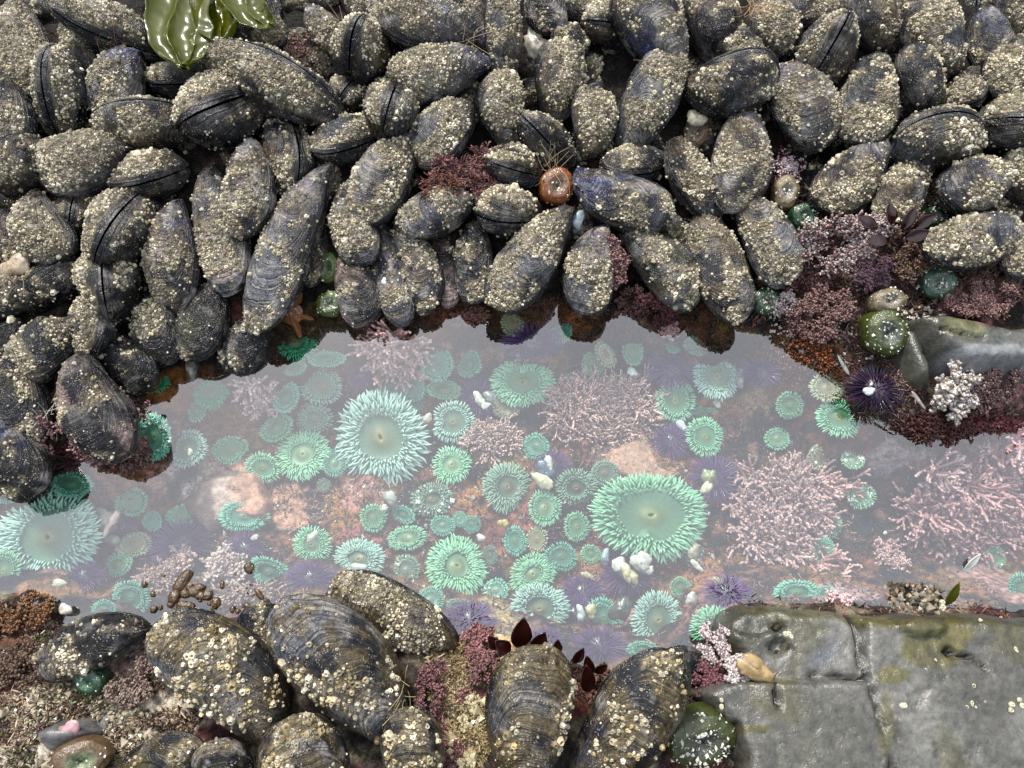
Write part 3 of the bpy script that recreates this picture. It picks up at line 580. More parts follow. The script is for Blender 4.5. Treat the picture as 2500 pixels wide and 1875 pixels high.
ANE = [
 (117,1311,120,118,'m',0,{'disc':.50}), (456,1096,52,46,'m',20,{'notch':(170,.22,25)}), (563,1099,44,36,'g',0,{'notch':(330,.35,22),'disc':.66}), (642,1142,44,38,'g',-20,{}), (377,1067,40,62,'t',5,{'grit':25,'notch':(10,.15,30)}),
 (171,1180,54,33,'t',-8,{'grit':8}), (320,1226,38,36,'g',0,{'disc':.70}), (440,1261,42,30,'g',18,{'notch':(200,.4,25)}), (368,1270,32,22,'t',-40,{'notch':(210,.4,40)}), (595,1261,57,41,'t',0,{'notch':(270,.18,30)}),
 (327,1329,46,30,'c',0,{}), (285,1378,38,33,'g',0,{'disc':.45}), (8,1395,44,50,'g',0,{}), (15,1203,45,28,'t',0,{}), (518,957,44,46,'v',0,{'notch':(330,.25,25),'disc':.5}), (357,930,52,38,'v',0,{}),
 (478,1002,26,30,'g',0,{}), (672,1043,46,36,'g',15,{'notch':(140,.3,25)}), (320,1461,48,46,'t',0,{}), (253,1488,34,24,'t',0,{}), (402,1553,40,32,'t',0,{}), (655,1398,56,36,'t',-25,{'notch':(220,.3,25)}),
 (929,1068,114,120,'m',0,{'disc':.48}), (739,1109,66,66,'g',0,{'disc':.50}), (783,941,54,48,'m',0,{}), (695,968,36,44,'t',0,{}), (768,1022,48,42,'y',0,{'notch':(60,.2,25),'disc':.42}), (818,1130,32,36,'t',0,{}),
 (1106,1030,55,54,'m',0,{'notch':(180,.3,22)}), (1103,1134,48,50,'g',0,{'disc':.52}), (1084,951,44,28,'g',-4,{}), (958,954,40,28,'t',0,{}), (1011,946,36,38,'t',-30,{'notch':(40,.4,35)}), (1018,985,20,22,'t',0,{}),
 (1239,1188,64,62,'y',0,{'disc':.50}), (1056,1220,54,42,'y',8,{'grit':45,'disc':.45}), (913,1264,33,38,'g',0,{}), (983,1258,34,26,'t',-10,{'notch':(250,.3,40)}), (992,1315,52,34,'g',8,{'notch':(250,.28,35)}), (1081,1283,32,26,'t',0,{}),
 (1151,1280,24,22,'t',0,{}), (761,1330,50,47,'g',0,{'notch':(200,.18,20),'disc':.48}), (875,1365,68,50,'m',0,{'disc':.45}), (1116,1381,78,76,'g',0,{'disc':.42,'notch':(20,.08,20)}), (989,1394,36,42,'y',0,{'notch':(180,.3,30),'grit':14}), (791,1185,18,18,'y',0,{'tn':.8}),
 (1122,1267,20,20,'t',0,{'tn':.8}), (1258,1321,29,38,'t',0,{}), (1196,1356,20,26,'y',0,{'tn':.8}), (720,834,54,48,'v',0,{'disc':.48,'lift':-1}), (719,898,31,22,'t',0,{}), (796,874,50,24,'t',0,{'notch':(90,.2,40)}),
 (1068,891,42,44,'t',0,{}), (1144,887,38,36,'t',0,{'notch':(20,.2,25)}), (1252,790,28,34,'c',0,{'disc':.62}), (1276,933,78,62,'g',0,{'notch':(92,.30,14),'disc':.50}), (1238,992,38,32,'c',0,{'notch':(300,.2,20)}),
 (1649,979,50,53,'g',12,{'disc':.60}), (1751,918,56,62,'m',0,{'disc':.58}), (1722,1066,51,50,'g',0,{'disc':.58}), (1722,1018,36,28,'g',0,{'lift':-.8}), (1308,1090,35,34,'t',0,{}), (1406,1191,55,48,'y',-15,{'disc':.50}),
 (1330,1239,40,48,'g',0,{}), (1409,1286,34,36,'g',0,{}), (1589,1258,142,112,'g',0,{'disc':.58,'notch':(258,.20,12)}), (1478,1155,38,32,'y',0,{}), (1592,1147,24,20,'y',0,{'grit':10}), (1311,1318,26,34,'c',0,{'disc':.68,'tn':.8}),
 (1371,1359,42,36,'t',0,{}), (1442,1353,26,25,'g',0,{}), (1301,1402,62,50,'g',30,{'disc':.40}), (1317,1486,76,58,'m',0,{'disc':.50}), (1210,1442,34,30,'t',0,{'grit':20}), (1694,1356,30,32,'y',0,{'grit':30}),
 (1662,1435,28,26,'g',0,{}), (1608,1514,68,68,'m',0,{'disc':.55}), (1474,1508,46,50,'t',20,{}), (1570,1587,42,22,'t',0,{}), (1744,1535,62,56,'g',0,{'disc':.50}), (1447,890,28,33,'g',12,{}),
 (1545,858,28,36,'g',0,{}), (1479,865,24,37,'c',28,{'disc':.35}), (1368,811,31,30,'t',0,{'notch':(110,.3,40)}), (1706,842,36,28,'y',0,{'lift':-.6}), (1643,846,18,20,'t',0,{'tn':.8}), (1380,925,24,18,'t',0,{}),
 (1928,990,32,36,'g',0,{'disc':.66}), (2048,1020,55,50,'g',0,{'disc':.55}), (1898,1071,32,28,'g',10,{'disc':.62}), (1999,1118,31,33,'c',0,{'grit':30,'disc':.64}), (2083,1121,29,27,'g',0,{'grit':45}), (2102,1210,34,35,'g',0,{'grit':50}),
 (2025,1280,31,33,'g',0,{}), (2009,1348,36,42,'t',0,{}), (2430,1362,27,28,'g',0,{'grit':12}), (2020,945,44,38,'c',0,{'notch':(30,.3,30)}), (2177,1023,42,30,'v',0,{}), (2497,1440,32,44,'t',0,{}),
 (1945,1447,60,30,'t',0,{}), (2020,1450,30,20,'t',0,{}), (1049,1467,37,36,'t',0,{}), (1122,1481,38,20,'y',0,{}), (1010,1100,1,1,'t',0,{}),
]
ANE = [a for a in ANE if a[2] > 5]
for row in ANE: anemone(*row[:6], **row[6])

def closed_anemone(px, py, rx, ry, colr, mid, phrase, grit=40, h=.75, lift=0.5, depth=None, label=None):
    r = np.random.default_rng(int(px + py)); z = ground(px, py) if depth is None else depth
    p = at(px, py, z); k = 1 / ppm(p); R0 = max(rx, ry); Rm = R0 * k; p = at(px, py, z + lift * .01 + Rm * h * .5)
    nrm = unit(.85 * NM + r.normal(0, .12, 3)); ex = unit(RT - nrm * np.dot(RT, nrm)); M = np.stack([ex, np.cross(nrm, ex), nrm], 1)
    root = empty("closed_anemone", p, M); reg(root, px, py, phrase, "sea anemone", "closed anemones out of the water", label)
    a = np.linspace(0, 1, 26); rr = np.interp(a, [0, .12, .22, .36, .55, .75, 1], [.92, 1.0, 1.0, .92, .66, .40, .0]); hh = np.interp(a, [0, .12, .22, .36, .55, .68, .80, .90, 1], [-1.0, -.4, -.1, .28, .50, .52, .42, .26, .22]) * h
    n = 48; th = np.arange(n) * 2 * np.pi / n
    rr2 = rr[:, None] * (1 + .05 * np.sin(2 * th + r.uniform(0, 6)) + .03 * np.sin(5 * th + 1) + .02 * np.sin(26 * th) * sst(.3, .6, a)[:, None])
    V = np.stack([rr2 * np.cos(th) * rx / R0, rr2 * np.sin(th) * ry / R0, hh[:, None] + .03 * np.sin(26 * th)[None] * sst(.4, .8, a)[:, None]], -1) * Rm
    V = V + (fbm(V / Rm * 6 + 3, 3) - .5)[..., None] * .08 * Rm
    C = np.zeros(V.shape) + np.array(colr) * 1.3; C = mixc(C, mid, sst(.55, .85, a)[:, None] + 0 * th[None]); C *= (.7 + .6 * fbm(V / Rm * 9, 3))[..., None]
    mk("body", V, grid_quads(len(a), n, True), mat=M_WET, parent=root, col=C)
    if grit:
        i = r.integers(6, 24, grit); j = r.integers(0, n, grit); chips("shell_grit", root, V[i, j] + np.array([0, 0, .03 * Rm]), max(.0013, Rm * .045), r)
    return root
OL = (.06, .085, .012); DG = (.006, .026, .010)
closed_anemone(1360, 455, 46, 44, (.11, .032, .006), (.15, .10, .06), 'orange-brown', 50, .85, .6, label="orange-brown closed anemone like a bead with a pale pinched centre, among the mussels")
closed_anemone(2162, 812, 50, 58, (.026, .035, .004), (.06, .07, .055), 'olive', 90, .8, 1.2, label="large olive closed anemone dotted with white grit on the right bank")
closed_anemone(806, 742, 33, 33, (.03, .05, .006), (.07, .10, .05), 'green', 40, .8, .8, label="small olive closed anemone with pale centre at the water's edge under the mussels")
closed_anemone(803, 655, 32, 38, (.03, .05, .006), (.05, .075, .04), 'dark green', 12, .8, -.4, label="dark green closed anemone tucked in the crevice right of the long white-worn mussel")
closed_anemone(1964, 530, 34, 34, DG, (.03, .07, .03), 'dark green', 45, .8, .4, label="dark green gritty closed anemone at the upper left end of the white turf")
closed_anemone(2268, 530, 42, 30, DG, (.05, .06, .04), 'dark', 40, .7, .2, label="dark closed anemone wedged between two mussels, above the reddish-black blades")
closed_anemone(2292, 690, 38, 42, (.02, .05, .03), (.06, .09, .06), 'dark green', 60, .7, .4, label="dark green grit-ringed closed anemone below the big slate mussel on the right")
closed_anemone(1872, 735, 38, 34, DG, (.05, .09, .03), 'dark green', 80, .8, .2, label="dark green closed anemone heaped with white grit at the waterline below the mussels")
closed_anemone(2168, 735, 44, 30, (.09, .07, .04), (.16, .14, .10), 'tan', 50, .9, 1.2, label="tan closed anemone sprinkled with grit just above the large olive one")
closed_anemone(1918, 470, 34, 42, (.11, .085, .045), (.16, .15, .13), 'brown', 26, .8, 0, label="brown closed anemone with grey centre in the gap under the maroon lump")
closed_anemone(1700, 325, 34, 34, (.10, .06, .03), (.14, .12, .09), 'brown', 10, .8, -.4, label="glossy brown closed anemone between mussels, left of the white-worn mussel")
closed_anemone(960, 95, 44, 62, (.13, .055, .015), (.20, .08, .05), 'orange', 10, .8, -1.2, label="rusty orange closed anemone squeezed between mussels near the top")
closed_anemone(217, 1662, 42, 34, DG, (.03, .09, .045), 'green', 20, .7, .6, label="dark green closed anemone beneath the black mussel of the near bank")
closed_anemone(1712, 1805, 84, 72, (.022, .028, .005), (.04, .046, .034), 'olive', 150, .6, .4, label="broad olive closed anemone covered in white grit beside the grey slab")
closed_anemone(200, 1855, 70, 46, (.06, .035, .015), (.14, .17, .09), 'brown', 12, .6, 1.4, label="brown closed anemone with pale green middle at the lower left edge")
closed_anemone(680, 80, 36, 26, (.12, .05, .03), (.16, .08, .05), 'reddish brown', 8, .7, -1.4, label="small reddish brown closed anemone in the hole beside the kelp tip")

# ------------------------------------------------------------------ sea urchins
def urchin(px, py, rx, ry, lift=0, depth=None, bright=1.0, label=None):
    r = np.random.default_rng(int(px * 11 + py)); R0 = max(rx, ry)
    z = ground(px, py); p = at(px, py, z); k = 1 / ppm(p); Rm = R0 * k
    z = min(z + Rm * .22 + lift * .01, -.004) if depth is None else depth
    p = at(px, py, z); root = empty("sea_urchin", p); reg(root, px, py, "purple", "sea urchin", "purple sea urchins in the pool", label)
    i = np.arange(300) + .5; ph = np.arccos(1 - 1.35 * i / 300); th = np.pi * (1 + 5 ** .5) * i + r.normal(0, .1, 300)
    D = np.stack([np.cos(th) * np.sin(ph), np.sin(th) * np.sin(ph), np.cos(ph)], -1); D = unit(D + r.normal(0, .07, D.shape))
    a = np.linspace(0, np.pi * .75, 12); V, Q = lathe(np.stack([np.sin(a) * .50, np.cos(a) * .32], 1) * Rm, 24)
    mk("test", V, Q, mat=M_SPINE, parent=root, col=np.array([.03, .014, .035]))
    tt = np.linspace(0, 1, 3)[None, :, None]; Ln = (r.uniform(.48, .66, (300, 1, 1)) * np.where(D[:, 2] > .75, .75, 1)[:, None, None])
    B = D[:, None] * np.array([.46, .46, .30]) * Rm; P = B + D[:, None] * Ln * tt * Rm * np.array([1, 1, .55]) + r.normal(0, .012, (300, 3, 3)) * tt * Rm
    P[..., 0] *= rx / R0; P[..., 1] *= ry / R0
    rd = Rm * .022 * np.interp(tt[..., 0], [0, .6, 1], [1, .8, .3]) * np.ones((300, 1))
    c0 = np.array([.06, .018, .095]) * bright; C = c0 * r.uniform(.5, 1.7, (300, 1, 1)) + np.array([.02, .012, .025]) * tt * bright
    V, Q, C = chains(P, rd, 4, C * np.ones((300, 3, 3))); mk("spines", V, Q, mat=M_SPINE, parent=root, col=C)
    return root
URC = [(443,1330,78,64), (597,1340,50,44), (205,1408,50,40), (292,1262,48,44), (882,915,36,38), (1166,970,46,60), (603,1385,40,36), (758,1415,66,48), (1147,1515,68,50), (1640,1077,52,48),
 (1744,1170,66,66), (1352,1136,44,38), (1529,1397,64,60), (1424,1448,60,46), (1405,1500,50,46), (1464,1580,72,50), (1775,1448,62,46), (1333,1562,46,30), (1300,832,76,50), (1640,900,64,54),
 (1860,908,56,44), (1275,985,26,26), (1740,1545,20,18)]
for a in URC[:-1]: urchin(*a)
urchin(2140, 950, 80, 60, lift=.6, depth=ground(2140, 950) + .004, bright=.2, label="dark purple urchin breaking the surface under the right-hand bank, a white shell bit on it")
urchin(562, 705, 56, 42, lift=1.2, depth=.006, bright=.8, label="violet urchin clinging above the water below the slate and pink mussel")

# ------------------------------------------------------------------ coralline tufts
def coral(name, px, py, rx, ry, tips, base, stems=60, ln=1.0, thick=.0016, nseg=7, br=.35, lift=0.0, depth=None, up=.35, fanc=None, phrase='', cat='seaweed', label=None, knob=.25, seed=0, mat=None, group=None, spread=None):
    r = np.random.default_rng(int(px * 5 + py * 3) + seed); R0 = max(rx, ry)
    z = ground(px, py) if depth is None else depth
    p = at(px, py, z); k = 1 / ppm(p); Rm = R0 * k; z += lift * .01; p = at(px, py, z)
    M = np.stack([RT, unit(np.cross(np.array([0, 0, 1.]) * .5 + NM * .5, RT)), unit(np.array([0, 0, 1.]) * .5 + NM * .5)], 1)
    root = empty(name, p, M)
    reg(root, px, py, phrase, cat, group, label)
    segs = []; sub = R0 * k
    # (position, direction, remaining length, thickness)
    stack = []
    dry = name == "red_seaweed"
    if spread is None: spread = .85 if dry else .5
    thick *= .70 if dry else .80; stems = int(stems * (2.3 if dry else 1.7)); br = br if dry else br + .08; ln *= .60 if dry else 1.15
    th_ = r.uniform(0, 6.28, stems * 2); ra_ = np.sqrt(r.random(stems * 2)) * spread; ra_ *= .65 + .75 * fbm(np.stack([np.cos(th_) * 1.3 + px, np.sin(th_) * 1.3 + py, 0 * th_], -1), 2)
    B_ = np.stack([ra_ * np.cos(th_) * rx / R0, ra_ * np.sin(th_) * ry / R0, 0 * th_], -1) * sub
    hl = (fbm(B_ / sub * 3 + px, 3) > .47) | (not dry); B_ = B_[hl][:stems]
    Wp = B_ @ M.T + p; h0 = Hxy(Wp[:, 0], Wp[:, 1]) - Hxy(p[0], p[1]); B_[:, 2] = h0 * (.9 if depth is None else 0) + (fbm(B_ / sub * 4 + py, 2) - .5) * .3 * sub
    for i in range(len(B_)):
        th = r.uniform(0, 6.28); o = B_[i] - np.array([0, 0, .1 * sub])
        if fanc is not None: th = R(fanc[0]) + r.normal(0, R(fanc[1]))
        el = up + r.normal(0, .25)
        d = unit(np.array([math.cos(th) * math.cos(el) * rx / R0, math.sin(th) * math.cos(el) * ry / R0, math.sin(el)]))
        stack.append((o, d, sub * ln * r.uniform(.5, .8), 1.0, 0))
    while stack:
        o, d, L_, t_, dep = stack.pop(); n_ = max(2, int(nseg * (L_ / (sub * ln * .7)))); pts = [o]; tn_ = []
        st = L_ / n_
        for i in range(n_):
            d = unit(d + r.normal(0, .16, 3) + np.array([0, 0, .03])); pts.append(pts[-1] + d * st)
            if dep < 3 and i > 0 and r.random() < br:
                d2 = unit(d + r.normal(0, .5, 3)); stack.append((pts[-1], d2, L_ * (1 - i / n_) * r.uniform(.5, .9), t_ * .85, dep + 1))
        segs.append((np.array(pts), t_, dep))
    groups = {}
    for pts, t_, dep in segs: groups.setdefault(len(pts), []).append((pts, t_, dep))
    VV = []; QQ = []; CC = []; off = 0
    for m_, lst in groups.items():
        P = np.stack([a for a, _, _ in lst]); tk = np.array([b for _, b, _ in lst])[:, None]
        # two rings per joint give the jointed, beaded look
        m2 = 2 * m_ - 1; P2 = np.zeros((len(P), m2, 3)); P2[:, ::2] = P; P2[:, 1::2] = (P[:, 1:] + P[:, :-1]) / 2
        kn = 1 + knob * np.where(np.arange(m2) % 2 == 1, 1, -1)[None]
        rd = thick * tk * kn * np.interp(np.linspace(0, 1, m2), [0, .9, 1], [1, .95, .55])[None]
        tt = np.linspace(0, 1, m2)[None, :, None] ** (1.7 if not dry else 2.2)
        bt_ = .95 if not dry else .55; tp_ = 1.0 if not dry else .8; tt = tt * (1 if not dry else (r.random((len(P), 1, 1)) < .6)); C = bt_ * np.array(base) * r.uniform(.6, 1.35, (len(P), 1, 1)) * (1 - tt) + tp_ * np.array(tips) * r.uniform(.7, 1.1, (len(P), 1, 1)) * tt
        V, Q, C = chains(P2, rd, 5, C); VV.append(V); QQ.append(Q + off); CC.append(C); off += len(V)
    o = mk("branches", np.concatenate(VV), np.concatenate(QQ), mat=mat or M_CORAL, parent=root, col=np.concatenate(CC))
    return root
PK = (.36, .14, .125); PT = (.66, .47, .42)
coral("coralline_tuft", 1478, 1022, 182, 140, PT, PK, 330, .66, .0019, 9, .42, up=.8, lift=-1.5, phrase='big pink', label="broad bushy pink-brown coralline tuft below and right of the notched green anemone")
coral("coralline_tuft", 1201, 1077, 104, 68, PT, (.27, .12, .10), 130, .62, .0019, 6, .4, up=.8, lift=-.5, label="smaller pink-brown coralline tuft right of the giant pale mint anemone")
coral("coralline_tuft", 964, 858, 108, 66, (.66, .42, .40), (.34, .14, .13), 100, .75, .0030, 6, .35, up=.5, fanc=(250, 60), label="pink coralline fan with blunt branches under the upper bank, left of centre")
coral("coralline_tuft", 630, 965, 66, 66, (.66, .44, .44), (.36, .17, .17), 60, .75, .0028, 6, .35, up=.5, label="knobbly pink coralline tuft right of the emerald anemones")
coral("coralline_tuft", 1895, 1262, 145, 175, (.52, .36, .34), (.34, .15, .15), 330, .62, .0026, 8, .38, up=.6, label="tall shaggy pink and white coralline bush right of the giant green anemone")
coral("coralline_tuft", 1990, 1380, 100, 95, (.60, .36, .33), (.36, .14, .13), 34, .95, .0028, 9, .35, up=.2, fanc=(310, 22), label="loose pink coralline sprays trailing from the lower right side of the shaggy bush")
coral("coralline_tuft", 1990, 1190, 110, 50, (.60, .36, .33), (.36, .16, .16), 26, .95, .0026, 8, .3, up=.25, fanc=(15, 18), label="a few long pink coralline arms reaching right from the shaggy bush")
coral("coralline_tuft", 2340, 1240, 180, 120, (.52, .31, .31), (.36, .14, .15), 230, .75, .0027, 9, .34, up=.35, fanc=(262, 55), label="wide drooping pink coralline fan at the right of the pool")
coral("coralline_tuft", 2450, 1130, 80, 100, (.52, .32, .32), (.36, .15, .16), 80, .80, .0027, 8, .34, up=.4, label="pink coralline tuft against the right edge under the bank")
coral("coralline_tuft", 2290, 1165, 90, 50, (.62, .40, .40), (.34, .16, .17), 26, .85, .0025, 7, .34, up=.4, label="sparse pink coralline sprigs in the dark water above the drooping fan")
coral("coralline_tuft", 2172, 1365, 56, 66, (.62, .40, .38), (.36, .18, .16), 80, .55, .0021, 6, .4, up=.8, label="low pink coralline tuft above the cluster of tiny shells")
coral("coralline_tuft", 555, 1382, 70, 56, (.58, .46, .42), (.34, .17, .16), 110, .55, .0026, 6, .4, up=.8, lift=1.5, label="white-tipped coralline tuft between two purple urchins at lower left")
coral("coralline_tuft", 446, 1365, 40, 50, (.62, .42, .36), (.38, .20, .16), 30, .65, .0024, 6, .4, up=.8, lift=1.5, label="little pink coralline sprig growing in front of the big purple urchin")
coral("coralline_tuft", 380, 1410, 80, 50, (.52, .34, .30), (.22, .09, .07), 90, .5, .0018, 6, .4, up=.8, lift=1, label="rusty pink coralline turf below the cream anemone")
coral("coralline_tuft", 600, 1455, 120, 34, (.50, .36, .30), (.18, .09, .07), 70, .5, .0017, 6, .4, up=.6, lift=.5, depth=-.02, label="brownish coralline fringe at the waterline above the near-bank mussels")
coral("coralline_tuft", 1636, 805, 36, 34, (.62, .36, .38), (.34, .13, .15), 70, .5, .0022, 5, .4, up=.8, depth=-.02, label="small pink rosette of coralline just under the surface below the dark red clump")
coral("coralline_tuft", 1150, 770, 60, 34, (.36, .16, .14), (.16, .05, .04), 60, .6, .0016, 6, .4, up=.6, depth=-.015, label="short rusty coralline fringe beside the cream anemone under the bank")
coral("coralline_tuft", 1262, 886, 26, 14, (.62, .46, .42), (.40, .22, .20), 5, 1.2, .0022, 5, .5, up=.2, label="tiny stray white coralline twig above the notched green anemone")
coral("coralline_tuft", 2045, 1460, 56, 28, (.66, .48, .48), (.40, .24, .24), 70, .5, .0022, 5, .4, up=.7, label="pale pink coralline patch against the slab beside the teal anemone")
# out of the water
RD = (.20, .035, .025)
coral("red_seaweed", 1150, 432, 84, 72, (.40, .20, .18), (.13, .035, .035), 420, .72, .0010, 8, .30, up=.3, lift=3.4, label="feathery maroon and orange seaweed tuft draped over mussels left of the orange-brown anemone", mat=M_CORAL)
coral("red_seaweed", 1090, 452, 56, 50, (.26, .09, .05), (.13, .035, .018), 50, 1.0, .0010, 8, .30, up=.2, fanc=(215, 35), lift=4.2, label="bright orange-red wisps on the left side of the maroon tuft")
coral("red_seaweed", 1485, 650, 48, 62, (.46, .28, .25), (.17, .06, .055), 240, .50, .0019, 6, .5, up=.8, lift=3.2, label="crinkled pink seaweed growing on the side of a white-worn mussel at the pool's edge")
coral("red_seaweed", 1612, 762, 58, 46, (.20, .06, .06), (.08, .014, .02), 240, .55, .0020, 6, .5, up=.7, lift=1.2, label="dark red clump of seaweed at the waterline, between two long mussels")
coral("red_seaweed", 1545, 740, 40, 40, (.20, .10, .09), (.07, .022, .022), 120, .55, .0016, 6, .5, up=.7, lift=1.0, label="fine brownish red seaweed in the notch of the bank")
coral("red_seaweed", 235, 1040, 98, 100, (.50, .31, .29), (.22, .085, .085), 620, .42, .0019, 5, .5, up=.9, lift=2.2, label="pink crinkled crust of seaweed covering the mussel at the left bank")
coral("red_seaweed", 95, 1060, 36, 50, (.46, .28, .26), (.18, .07, .07), 110, .5, .0018, 5, .5, up=.8, lift=2.5, label="pink crusty sprig on top of the bluish black mussel at the left edge")
coral("red_seaweed", 175, 1120, 46, 34, (.16, .03, .05), (.09, .012, .025), 90, .6, .0018, 6, .5, up=.5, lift=.6, label="wine red seaweed hanging into the water left of the pink crust")
coral("red_seaweed", 2030, 600, 105, 62, (.74, .66, .60), (.24, .11, .10), 420, .50, .0019, 6, .45, up=.7, lift=3.0, label="white-tipped turf of seaweed above the large olive anemone")
coral("red_seaweed", 2120, 560, 60, 40, (.76, .70, .66), (.30, .16, .14), 190, .50, .0020, 6, .45, up=.7, lift=3.2, label="bleached white seaweed patch next to the reddish-black blades")
coral("red_seaweed", 1960, 650, 80, 66, (.24, .12, .11), (.09, .03, .03), 320, .50, .0015, 7, .45, up=.6, lift=2.4, label="brownish purple turf right of the long slate mussel")
coral("red_seaweed", 2130, 660, 56, 42, (.20, .11, .14), (.09, .04, .06), 220, .7, .0009, 8, .3, up=.4, fanc=(270, 45), lift=3.4, label="smoky purple feathery tuft above the tan anemone")
coral("red_seaweed", 2010, 770, 76, 74, (.36, .22, .19), (.13, .055, .05), 420, .46, .0017, 6, .45, up=.8, lift=2.0, label="brown-pink leafy crust on the bank left of the large olive anemone")
coral("red_seaweed", 1965, 880, 66, 52, (.36, .12, .03), (.16, .04, .01), 220, .5, .0016, 6, .45, up=.7, lift=.6, label="rust orange seaweed at the waterline of the right bank")
coral("red_seaweed", 2225, 600, 60, 90, (.34, .22, .15), (.13, .06, .035), 240, .46, .0016, 6, .45, up=.8, lift=2.2, label="tan and brown seaweed turf between the white turf and the big slate mussel")
coral("red_seaweed", 1915, 738, 34, 30, (.76, .70, .68), (.36, .24, .22), 110, .6, .0018, 6, .45, up=.7, lift=1.8, label="small white seaweed sprig at the waterline beside the grit-heaped anemone")
coral("red_seaweed", 2345, 950, 56, 74, (.82, .78, .72), (.48, .40, .34), 150, .62, .0028, 6, .35, up=.6, lift=2.4, label="bleached bone-white seaweed branches on the right bank over the pool")
coral("red_seaweed", 2430, 935, 80, 62, (.42, .29, .26), (.15, .07, .065), 340, .46, .0018, 6, .45, up=.8, lift=1.8, label="pinkish turf at the right edge beside the bone-white branches")
coral("red_seaweed", 2400, 735, 90, 46, (.40, .24, .22), (.15, .07, .06), 380, .42, .0016, 6, .45, up=.8, lift=1.8, label="rosy turf below the big slate mussel at the right edge")
coral("red_seaweed", 2290, 1050, 120, 30, (.16, .05, .04), (.06, .012, .012), 240, .55, .0019, 6, .45, up=.4, lift=.4, label="blackish red fringe hanging at the waterline of the right bank")
coral("red_seaweed", 2440, 1040, 70, 26, (.18, .03, .035), (.08, .01, .015), 150, .55, .0022, 6, .45, up=.4, lift=.6, label="deep red fringe at the right edge of the waterline")
coral("red_seaweed", 1742, 1570, 44, 46, (.86, .80, .78), (.30, .20, .20), 240, .48, .0019, 5, .5, up=.9, lift=2.6, label="snow-white seaweed tuft above the tan shell beside the slab")
coral("red_seaweed", 1806, 1640, 44, 34, (.86, .82, .80), (.62, .50, .48), 180, .48, .0019, 5, .5, up=.9, lift=2.6, label="second white seaweed tuft, touching the tan shell")
coral("red_seaweed", 1730, 1660, 40, 46, (.30, .12, .14), (.13, .04, .05), 180, .55, .0017, 6, .45, up=.8, lift=1.4, label="plum coloured seaweed below the snow-white tuft")
coral("red_seaweed", 1168, 1570, 50, 46, (.44, .20, .20), (.20, .07, .07), 260, .5, .0019, 6, .45, up=.8, lift=1.8, label="pinkish red seaweed on the near bank left of the brown blades")
coral("red_seaweed", 1180, 1630, 46, 40, (.30, .16, .15), (.10, .03, .03), 200, .5, .0017, 6, .45, up=.8, lift=1.6, label="dark red turf under the pinkish seaweed of the near bank")
coral("red_seaweed", 1048, 1690, 30, 62, (.34, .16, .16), (.13, .04, .045), 200, .5, .0017, 6, .45, up=.8, lift=1.2, label="upright strip of maroon turf between the two large near-bank mussels")
coral("red_seaweed", 1465, 1680, 56, 52, (.30, .15, .12), (.09, .03, .025), 240, .5, .0016, 6, .45, up=.8, lift=1.2, label="brown-red turf between the two big near-bank mussels on the right")
coral("red_seaweed", 380, 1630, 60, 40, (.40, .28, .24), (.16, .08, .07), 220, .42, .0015, 6, .45, up=.8, lift=1.4, label="fuzzy tan turf on the near bank left of the large slate mussel")
coral("red_seaweed", 310, 1690, 66, 34, (.44, .34, .27), (.18, .11, .09), 200, .42, .0015, 6, .45, up=.8, lift=1.2, label="pale fuzzy turf below the small dark green anemone of the near bank")
coral("red_seaweed", 50, 1490, 66, 56, (.30, .15, .05), (.13, .05, .02), 230, .5, .0018, 6, .45, up=.7, lift=1.6, label="rust brown seaweed at the left edge of the near bank")
coral("red_seaweed", 60, 1620, 70, 50, (.22, .13, .07), (.07, .035, .025), 170, .5, .0018, 6, .45, up=.7, lift=1.2, label="dark brown weed under the rust seaweed, left of the black mussel")
coral("red_seaweed", 735, 125, 46, 44, (.52, .34, .30), (.22, .10, .08), 200, .5, .0014, 6, .45, up=.8, lift=1.0, label="pinkish turf in the gap right of the kelp tip near the top")
coral("red_seaweed", 1735, 35, 60, 66, (.20, .06, .05), (.09, .022, .022), 460, .42, .0011, 5, .4, up=.9, lift=3.0, label="maroon fuzz covering the mussel at the top right of centre")
coral("red_seaweed", 870, 425, 36, 30, (.22, .09, .07), (.09, .03, .025), 120, .5, .0012, 6, .45, up=.8, lift=.2, label="dull red turf in the crevice above the slate mussel")
# ------------------------------------------------------------------ blades of kelp and other thin weed
def sheet(name, outline, z, mat, label, cat, wave=.004, thick=.0006, seed=0, sub=26, part=None, freq=34, tiltv=0):
    """leaf-like sheet filling a pixel outline at height z, rippled"""
    r = np.random.default_rng(seed); O = np.array([at(x, y, z) for x, y in outline]); c = O.mean(0)
    n = len(O); m = 6; tt = np.linspace(0, 1, sub // 3 + 2)
    # dense boundary
    B = np.concatenate([O[i][None] + (O[(i + 1) % n] - O[i])[None] * np.linspace(0, 1, m, endpoint=False)[:, None] for i in range(n)])
    V = c[None, None] + (B - c)[None] * tt[1:, None, None]; V = np.concatenate([np.repeat(c[None, None], len(B), 1), V])
    ripple = ((fbm(V * np.array([freq * 3.2, freq * .7, freq]) + seed * 7, 2) - .5) * 2 + (fbm(V * freq * .8 + seed * 3, 2) - .5) * 1.4) * wave * np.clip(tt[:, None] * 1.6, .3, 1.3) + (fbm(V * 90 + 3, 2) - .5) * wave * .8 * tt[:, None]
    V = V + NM * ripple[..., None]; V = V - c
    o = mk(name, V, grid_quads(len(tt), len(B), True), mat=mat, loc=c)
    sm = o.modifiers.new("thickness", 'SOLIDIFY'); sm.thickness = thick
    cx, cy = np.mean([a for a, _ in outline]), np.mean([b for _, b in outline])
    reg(o, cx, cy, '', cat, None, label)
    return o
